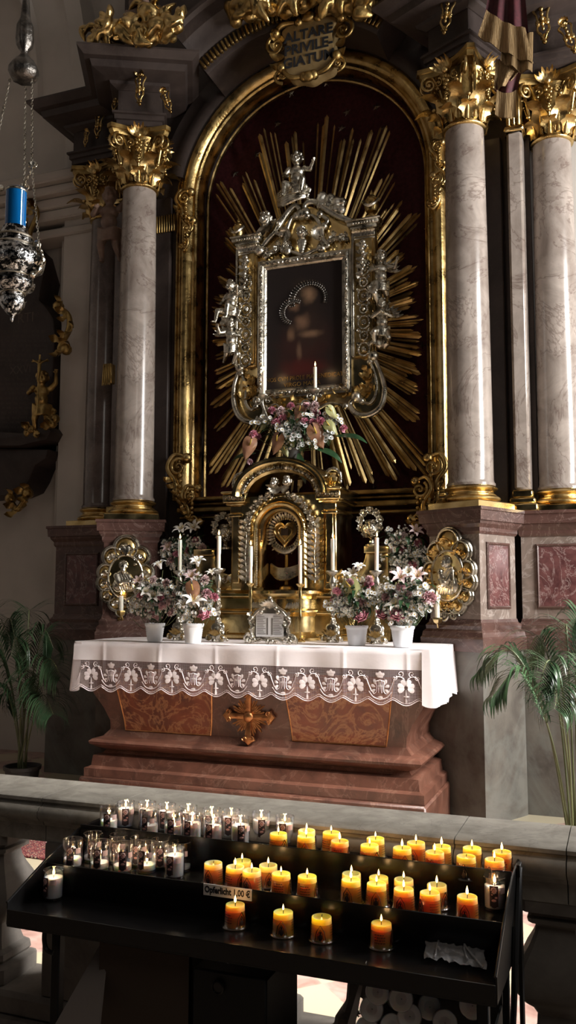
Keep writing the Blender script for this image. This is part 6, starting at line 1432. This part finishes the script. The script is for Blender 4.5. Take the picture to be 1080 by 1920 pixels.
g3 = [(205, 1512, 0, 1, .55), (236, 1503, 1, 1, .9), (276, 1504, 1, 1, .9), (281, 1518, 0, 0, .5), (313, 1508, 1, 1, .9), (326, 1522, 0, 1, .6), (353, 1511, 1, 1, .9), (361, 1526, 1, 1, .8), (397, 1516, 1, 1, .85), (400, 1531, 1, 1, .8), (434, 1519, 1, 1, .9), (451, 1533, 1, 1, .9), (490, 1523, 1, 1, .9), (534, 1530, 1, 1, .9)]
g2 = [(137, 1573, 0, 1, .35), (175, 1562, 0, 0, .15), (188, 1577, 0, 1, .25), (223, 1565, 0, 1, .3), (231, 1581, 0, 1, .25), (262, 1570, 0, 0, .3), (276, 1580, 0, 1, .25), (301, 1574, 0, 1, .5), (328, 1590, 1, 1, .95), (341, 1578, 0, 0, .15)]
WH, GH = .045, .065
vs_ = thing('votive_stand', 'black metal three tiered stand for votive candles in front of the balustrade', 'candle stand', (1.95, -5.4, FZ))
XL, XR = 1.425, 2.485
Y3a, Y3b = -5.268, -5.135-.012; 
ys2 = [atz(p[0], p[1], B2+WH).y for p in r2]; Y2f = min(ys2)-.036; ys1 = [atz(p[0], p[1], B1+WH).y for p in r1]; Y1f = atz(530, 1786, B1+.006).y
L3 = at(555, 1589, Y3a).z; L2 = at(600, 1684, Y2f).z; L1 = at(530, 1786, Y1f).z
def tray(ya, yb, z, lip, low, name='tray'):
    m = MB(); m.box(XL, XR, ya, yb, z-.004, z); m.box(XL, XR, ya-.003, ya, low, lip, b=.001); return m.build(name, 'black_steel', vs_)
tray(Y3a, Y3b, B3, max(L3, B3+.004), B2-.004); tray(Y2f, Y3a, B2, max(L2, B2+.004), B1-.004); tray(Y1f, Y2f, B1, B1+.008, B1-.03)
m = MB(); m.box(XL, XR, Y1f-.004, Y1f, B1-.026, B1+.008, b=.001); m.build('apron', 'black_steel', vs_)
for x in (XL-.003, XR):
    m = MB(); yz = [(Y3b, B1-.05), (Y3b, B3+.02), (Y3a, B3+.02), (Y2f, B2+.025), (Y1f, B1+.02), (Y1f, B1-.026)]
    vs = [(x, y, z) for y, z in yz]+[(x+.003, y, z) for y, z in yz]; n = 6
    m.add(vs, [(i, (i+1) % n, n+(i+1) % n, n+i) for i in range(n)]+[tuple(range(n))[::-1], tuple(range(n, 2*n))]); spn = m.build('side_panel', 'black_steel', vs_)
    m = MB(); m.tube([(x, y, z) for y, z in yz[1:5]], .003, 6); m.build('side_rim', 'black_steel', spn)
for x, y in ((XL+.10, Y1f+.05), (XL+.10, Y3b-.05), (XR-.03, Y1f+.05), (XR-.03, Y3b-.05)):
    m = MB(); m.box(x-.011, x+.011, y-.011, y+.011, FZ, B1-.004, b=.002); m.build('leg', 'black_paint', vs_)
m = MB(); m.box(XR+.004, XR+.012, -5.22, -5.19, .55, B3+.03, b=.001); m.build('upright', 'black_paint', vs_)
for y0, z0, y1, z1 in ((-5.2, B3+.02, Y1f-.0, .58), (-5.3, .93, Y1f+.03, .52)):
    m = MB(); m.tube([(XR+.008, y0, z0), (XR+.012, (y0+y1)/2-.02, (z0+z1)/2), (XR+.008, y1, z1)], .006, 6); m.build('bracket', 'black_steel', vs_)
hk = at(85, 1735, Y1f+.02); m = MB(); m.tube(smooth_path([hk, hk+V((-.002, 0, -.03)), hk+V((.005, 0, -.05)), hk+V((.022, 0, -.055))], 4), .005, 6); m.build('hook', 'black_paint', vs_)
# price sign
sg = thing('price_sign', 'small white price sign stuck to the edge of the middle shelf', 'sign', at(426, 1670, Y2f-.004))
a, b = at(382, 1654, Y2f-.004), at(472, 1690, Y2f-.004); c = at(382, 1676, Y2f-.004); zt0 = (at(382, 1656, Y2f-.004).z+at(472, 1668, Y2f-.004).z)/2; zb0 = (at(382, 1678, Y2f-.004).z+at(472, 1689, Y2f-.004).z)/2
m = MB(); m.box(a.x, b.x, Y2f-.005, Y2f-.0032, zb0, zt0); m.build('card', 'paper', sg)
m = MB(); textmb(m, 'Opferlicht 1,00 \u20ac', (zt0-zb0)*.80, basis(((a.x+b.x)/2, Y2f-.0056, zb0+(zt0-zb0)*.28), (1, 0, 0), (0, 0, 1), (0, -1, 0)), .0002, sx=.80, bold=.0006); m.build('lettering', 'ink', sg)

# orange votive lights: tapered wax in clear flared cup with dark print
R0_ = .0205
def cyl(x, z, r): return V((r*sin(x/r), -r*cos(x/r), z))
def wax_me(mt, hollow):
    m = MB(); d = .012 if hollow else .004
    m.lathe([(R0_*1.07, .001), (R0_*1.06, .008), (R0_*1.0, .035), (R0_*.985, WH-.001), (R0_*.95, WH), (R0_*.86, WH-.001), (R0_*.80, WH-d*.6), (R0_*.4, WH-d), (0, WH-d)], 36); return proto(m, 'wax', mt)
WAXM = {'o': wax_me('wax_orange', 0), 'y': wax_me('wax_yellow', 0), 'a': wax_me('wax_amber', 1), 'd': wax_me('wax_yellow', 1)}
m = MB(); m.lathe([(R0_*1.36, 0), (R0_*1.38, .0015), (R0_*1.2, .004), (R0_*1.12, .012), (R0_*1.06, WH*.75), (R0_*1.04, WH*.75), (R0_*1.1, .012), (R0_*1.18, .003), (R0_*1.34, .0006)], 36); CUP = proto(m, 'cup', 'clear_plastic')
m = MB(); rp_ = R0_*1.075
def pt(pts, w=.0009): m.tube([cyl(x, z, rp_) for x, z in pts], w, 4, flat=.5)
pt([(-.011, .006), (-.008, .022), (0, .034), (.008, .022), (.011, .006)], .0013); pt([(-.006, .006), (-.005, .018), (0, .026), (.005, .018), (.006, .006)], .0011)
m.ball(cyl(0, .020, rp_), (.0022, .0012, .0026), 6); m.ball(cyl(0, .011, rp_), (.0045, .0012, .007), 8)
for s0 in (.034, -.034):
    for k in range(4): 
        zz_ = .028-.0052*k; x = s0-.010
        while x < s0+.009: L = random.uniform(.002, .005); pt([(x, zz_), (x+L, zz_+.0003)], .0008); x += L+.0012
PRI = proto(m, 'printed_picture', 'dark_print')
COLN = {'o': 'orange', 'y': 'yellow', 'a': 'pale amber', 'd': 'burnt down dull yellow'}
ORD = ['leftmost', 'second from left', 'third from left', 'fourth from left', 'fifth from left', 'sixth from left', 'seventh from left', 'eighth from left', 'ninth from left', 'tenth from left']
rr = random.Random(5)
def votive(x, y, z, c, lit, lab):
    t = thing('votive_candle', lab, 'votive candle', (x, y, z), rr.choice((-.4, -.1, .2, .5, 1.1, -.9, 1.6)), 'orange and yellow votive lights on the stand')
    wx = shared('wax', WAXM[c], t); shared('cup', CUP, t); shared('printed_picture', PRI, t)
    shared('wick', WK, wx, (0, 0, WH-.004), sc=.9)
    if lit: shared('flame', FL, t, (0, 0, WH+.003), sc=rr.uniform(.42, .62)); plight(t, WH+.011, VE)
    else:
        shared('flame', FLS, t, (0, 0, WH-.009), sc=.35); plight(t, WH-.004, VE*.25)
VE = .034; FLS = flame_me(1, 'small_flame')
for row, base, nm in ((r3, B3, 'top shelf'), (r2, B2, 'middle shelf'), (r1, B1, 'bottom shelf')):
    pos = [(atz(p[0], p[1], base+WH), p) for p in row]; ys = sorted(q.y for q, _ in pos); mid = (ys[0]+ys[-1])/2
    for line, sel in (('front', [q for q in pos if q[0].y <= mid]), ('back', [q for q in pos if q[0].y > mid])):
        cnt = {}
        for q, p in sorted(sel, key=lambda t_: t_[0].x):
            k = cnt.get(p[2], 0); cnt[p[2]] = k+1; tot = sum(1 for s_ in sel if s_[1][2] == p[2])
            if nm == 'bottom shelf': lab = {441: 'orange votive candle alone on the bottom shelf, right below the price sign', 531: 'yellow votive candle on the bottom shelf, second from the price sign', 603: 'burnt down dull yellow votive candle on the bottom shelf', 715: 'orange votive candle on the bottom shelf, nearest the crumpled plastic bag'}[p[0]]
            else: lab = '%s%s votive candle, %s %s line of the %s' % ('unlit ' if not p[3] and p[2] == 'y' else '', COLN[p[2]], 'only one in the' if tot == 1 else ORD[k]+' in the', line, nm)
            y = q.y
            votive(q.x, q.y, base+.001, p[2], p[3], lab)
# tall clear glass lights with a picture
GR = .0235
m = MB(); m.lathe([(GR*.97, 0), (GR, .003), (GR, GH-.0005), (GR-.0008, GH), (GR-.0016, GH-.0005), (GR-.0016, .004), (0, .003)], 36); GLS = proto(m, 'glass', 'clear_glass')
WX = {}
def gwax(fr):
    fr = round(fr, 2)
    if fr not in WX:
        h = .004+(GH-.012)*fr; m = MB(); m.lathe([(GR-.003, .0045), (GR-.0028, h), (GR-.005, h+.0005), (GR*.5, h-.0015), (0, h-.002)], 28); WX[fr] = (proto(m, 'wax', 'wax_white'), h)
    return WX[fr]
def patch(m, x0, x1, z0, z1, r, n=8): m.grid(lambda u, v: cyl(x0+(x1-x0)*u, z0+(z1-z0)*v, r), n, 3)
pa, pb, pc_ = MB(), MB(), MB(); r_ = GR+.0004
patch(pa, -.010, .008, .010, GH-.014, r_); patch(pb, .013, .026, GH-.030, GH-.018, r_)
for k in range(8): q = 2*pi*k/8; pc_.ball(cyl(-.001+.0045*cos(q), .042+.005*sin(q), r_), (.0024, .0008, .0024), 6)
LBL = None
def joined3(parts):
    return joined(parts)
plain('label_umber', (.10, .045, .035), .6); plain('label_rose', (.50, .25, .22), .6); plain('label_text', (.62, .42, .38), .6); plain('label_dark', (.03, .018, .02), .6)
fig = MB()
for (x, z, rx, rz_) in ((-.001, .040, .004, .0045), (-.0045, .034, .003, .0035), (-.001, .022, .0055, .003), (.003, .028, .003, .0025)): fig.ball(cyl(x, z, r_), (rx, .0008, rz_), 8)
drk = MB()
for (x, z, rx, rz_) in ((-.001, .018, .008, .011), (-.001, .036, .0075, .010)): drk.ball(cyl(x, z, r_-.0002), (rx, .0005, rz_), 10)
LBL = joined([(pa, 'label_umber'), (pb, 'label_text'), (pc_, 'label_text'), (fig, 'label_rose'), (drk, 'label_dark')])
def glasscandle(q, z, fr, lit, lab, name='glass_candle', rot=0, tilt=None, group='clear glass candles with picture labels on the stand'):
    t = thing(name, lab, 'glass candle', (q.x, q.y, z), rot, group)
    if tilt: t.rotation_euler = tilt
    shared('glass', GLS, t); me, h = gwax(fr); wx = shared('wax', me, t); shared('picture_label', LBL, t); shared('wick', WK, wx, (0, 0, h), sc=.8)
    if lit: shared('flame', FL, t, (0, 0, h+.004), sc=.62); plight(t, h+.012, VE*3.4, (1, .72, .46))
    return t
for row, base, nm, rf in ((g3, B3, 'top shelf', -.10), (g2, B2, 'middle shelf', .1)):
    pos = [(atz(p[0], p[1], base+GH), p) for p in row]; ys = sorted(q.y for q, _ in pos); mid = (ys[0]+ys[-1])/2
    for line, sel in (('front', [q for q in pos if q[0].y <= mid]), ('back', [q for q in pos if q[0].y > mid])):
        for k, (q, p) in enumerate(sorted(sel, key=lambda t_: t_[0].x)):
            st_ = 'full white' if p[4] > .7 else ('half burnt' if p[4] > .45 else 'nearly empty')
            lab = '%s glass candle, %s in the %s line of the %s' % (st_, ORD[k], line, nm)
            glasscandle(q, base+.001, p[4]*.9, p[3], lab, rot=rr.uniform(-.3, .5)+.1)
q = atz(101, 1630, B1+GH); glasscandle(q, B1+.001, .82, 1, 'white candle in a picture glass, alone at the left end of the bottom shelf', rot=-.25)
q = atz(927, 1643, B2+GH); glasscandle(q, B2+.001, .80, 1, 'white candle in a glass with picture, alone at the right end of the middle shelf', rot=.1)
# crumpled clear film bag
c4 = [atz(x, y, B1+.004) for x, y in ((800, 1757), (905, 1766), (912, 1820), (795, 1800))]
m = MB(); rr2 = random.Random(2)
def bagf(u, v):
    p = c4[0].lerp(c4[1], u).lerp(c4[3].lerp(c4[2], u), v); nn = noise.noise(V((u*5, v*4, 1)))+.5*noise.noise(V((u*14, v*11, 4))); return V((p.x+.004*nn, p.y+.003*nn, B1+.006+.010*abs(nn)+.012*(1-v)))
m.grid(bagf, 34, 22)
for a, b in (((.25, .0), (.18, 1)), ((.45, 0), (.95, 1.05)), ((.62, 0), (.70, .9))): m.tube([bagf(a[0]+(b[0]-a[0])*k/6, a[1]+(b[1]-a[1])*k/6)+V((0, 0, .004)) for k in range(7)], .0022, 5)
tag(m.build('plastic_bag', 'film', origin=tuple(c4[3]), ang=180), 'crumpled clear plastic bag lying at the right end of the bottom shelf', 'bag')
# money box, cardboard box, box of spare candles below the shelf
mbx = thing('money_box', 'black metal offering box with a round lock under the stand, left of the opening', 'money box', at(440, 1900, -5.5))
a = at(362, 1770, -5.52); b = at(500, 1800, -5.52)
m = MB(); m.box(a.x, b.x, -5.52, -5.34, .45, B1-.06, b=.004); m.build('box', 'black_paint', mbx)
p = at(410, 1850, -5.522); m = MB(); m.lathe([(.012, 0), (.014, .002), (.014, .006), (.011, .007), (.010, .004), (0, .004)], 24, T(*p) @ RX(pi/2)); m.build('lock', 'black_steel', mbx)
cb = thing('cardboard_box', 'open brown cardboard box in the dark under the left half of the stand', 'box', at(270, 1920, -5.5))
a = at(202, 1760, -5.50); b = at(358, 1780, -5.50); zc_ = at(280, 1905, -5.5).z
m = MB(); m.box(a.x-.02, b.x, -5.50, -5.494, zc_-.1, a.z-.01); m.box(b.x-.004, b.x, -5.5, -5.25, zc_-.1, a.z-.01); m.build('wall', 'card', cb)
f0, f1, f2, f3 = at(203, 1750, -5.46), at(185, 1925, -5.56), at(95, 1935, -5.56), at(198, 1752, -5.46); m = MB()
m.add([f0, f1, f2, f3]+[p_+V((.002, .004, 0)) for p_ in (f0, f1, f2, f3)], [(0, 1, 2, 3), (7, 6, 5, 4), (0, 4, 5, 1), (1, 5, 6, 2), (2, 6, 7, 3), (3, 7, 4, 0)]); m.build('flap', 'card_edge', cb)
f0, f1, f2 = at(356, 1840, -5.49), at(320, 1925, -5.5), at(356, 1925, -5.5); m = MB(); m.add([f0, f1, f2]+[p_+V((0, .004, 0)) for p_ in (f0, f1, f2)], [(0, 1, 2), (5, 4, 3), (0, 3, 4, 1), (1, 4, 5, 2), (2, 5, 3, 0)]); m.build('inner_flap', 'card_edge', cb)
bx = thing('candle_crate', 'dark box of spare candles under the right half of the stand', 'box', at(790, 1925, -5.4))
a = at(655, 1850, -5.50); b = at(922, 1850, -5.50); 
m = MB(); m.box(a.x, b.x, -5.36, -5.352, .40, B1-.07); m.box(a.x, a.x+.004, -5.55, -5.352, .40, .76); m.box(b.x-.004, b.x, -5.55, -5.352, .4, .80); m.box(a.x, b.x, -5.55, -5.352, .40, .404); m.build('box', 'black_paint', bx)
f0, f1, f2 = at(686, 1803, -5.52), at(664, 1925, -5.54), at(650, 1925, -5.54); m = MB(); m.add([f0, f1, f2]+[p_+V((.001, .004, 0)) for p_ in (f0, f1, f2)], [(0, 1, 2), (5, 4, 3), (0, 3, 4, 1), (1, 4, 5, 2), (2, 5, 3, 0)]); m.build('flap', 'card_edge', bx)
sc_me = MB(); sc_me.lathe([(.021, 0), (.0225, .002), (.0225, .055), (.0215, .057), (.0, .056)], 28); SW = proto(sc_me, 'wax', 'wax_white'); sp_g = MB(); sp_g.lathe([(.0232, 0), (.0236, .002), (.0236, .06), (.0228, .06), (.0228, .0575)], 28); SG = proto(sp_g, 'glass', 'clear_glass')
for i, (px, py, w) in enumerate(((708, 1860, 'uppermost at the left'), (752, 1873, 'second in the upper line'), (697, 1892, 'second layer at the far left'), (768, 1906, 'second layer in the middle'), (885, 1886, 'alone near the right wall'), (834, 1918, 'cut by the bottom edge, right of the middle'), (735, 1925, 'cut by the bottom edge, left of the middle'), (805, 1888, 'darkest, between the upper ones'), (688, 1930, 'cut by the bottom edge, at the far left'))):
    q = at(px, py, -5.47-(.02 if i == 7 else 0)*-2); t = thing('spare_candle', 'unlit spare candle in the dark box, '+w, 'candle', q, 0, 'spare candles in the box under the stand'); t.rotation_euler = (R_(68), 0, R_(18)+.1*sin(i))
    shared('wax', SW, t, (0, 0, -.056)); shared('glass', SG, t, (0, 0, -.057)); shared('wick', WK, t, (0, 0, 0), sc=.7)
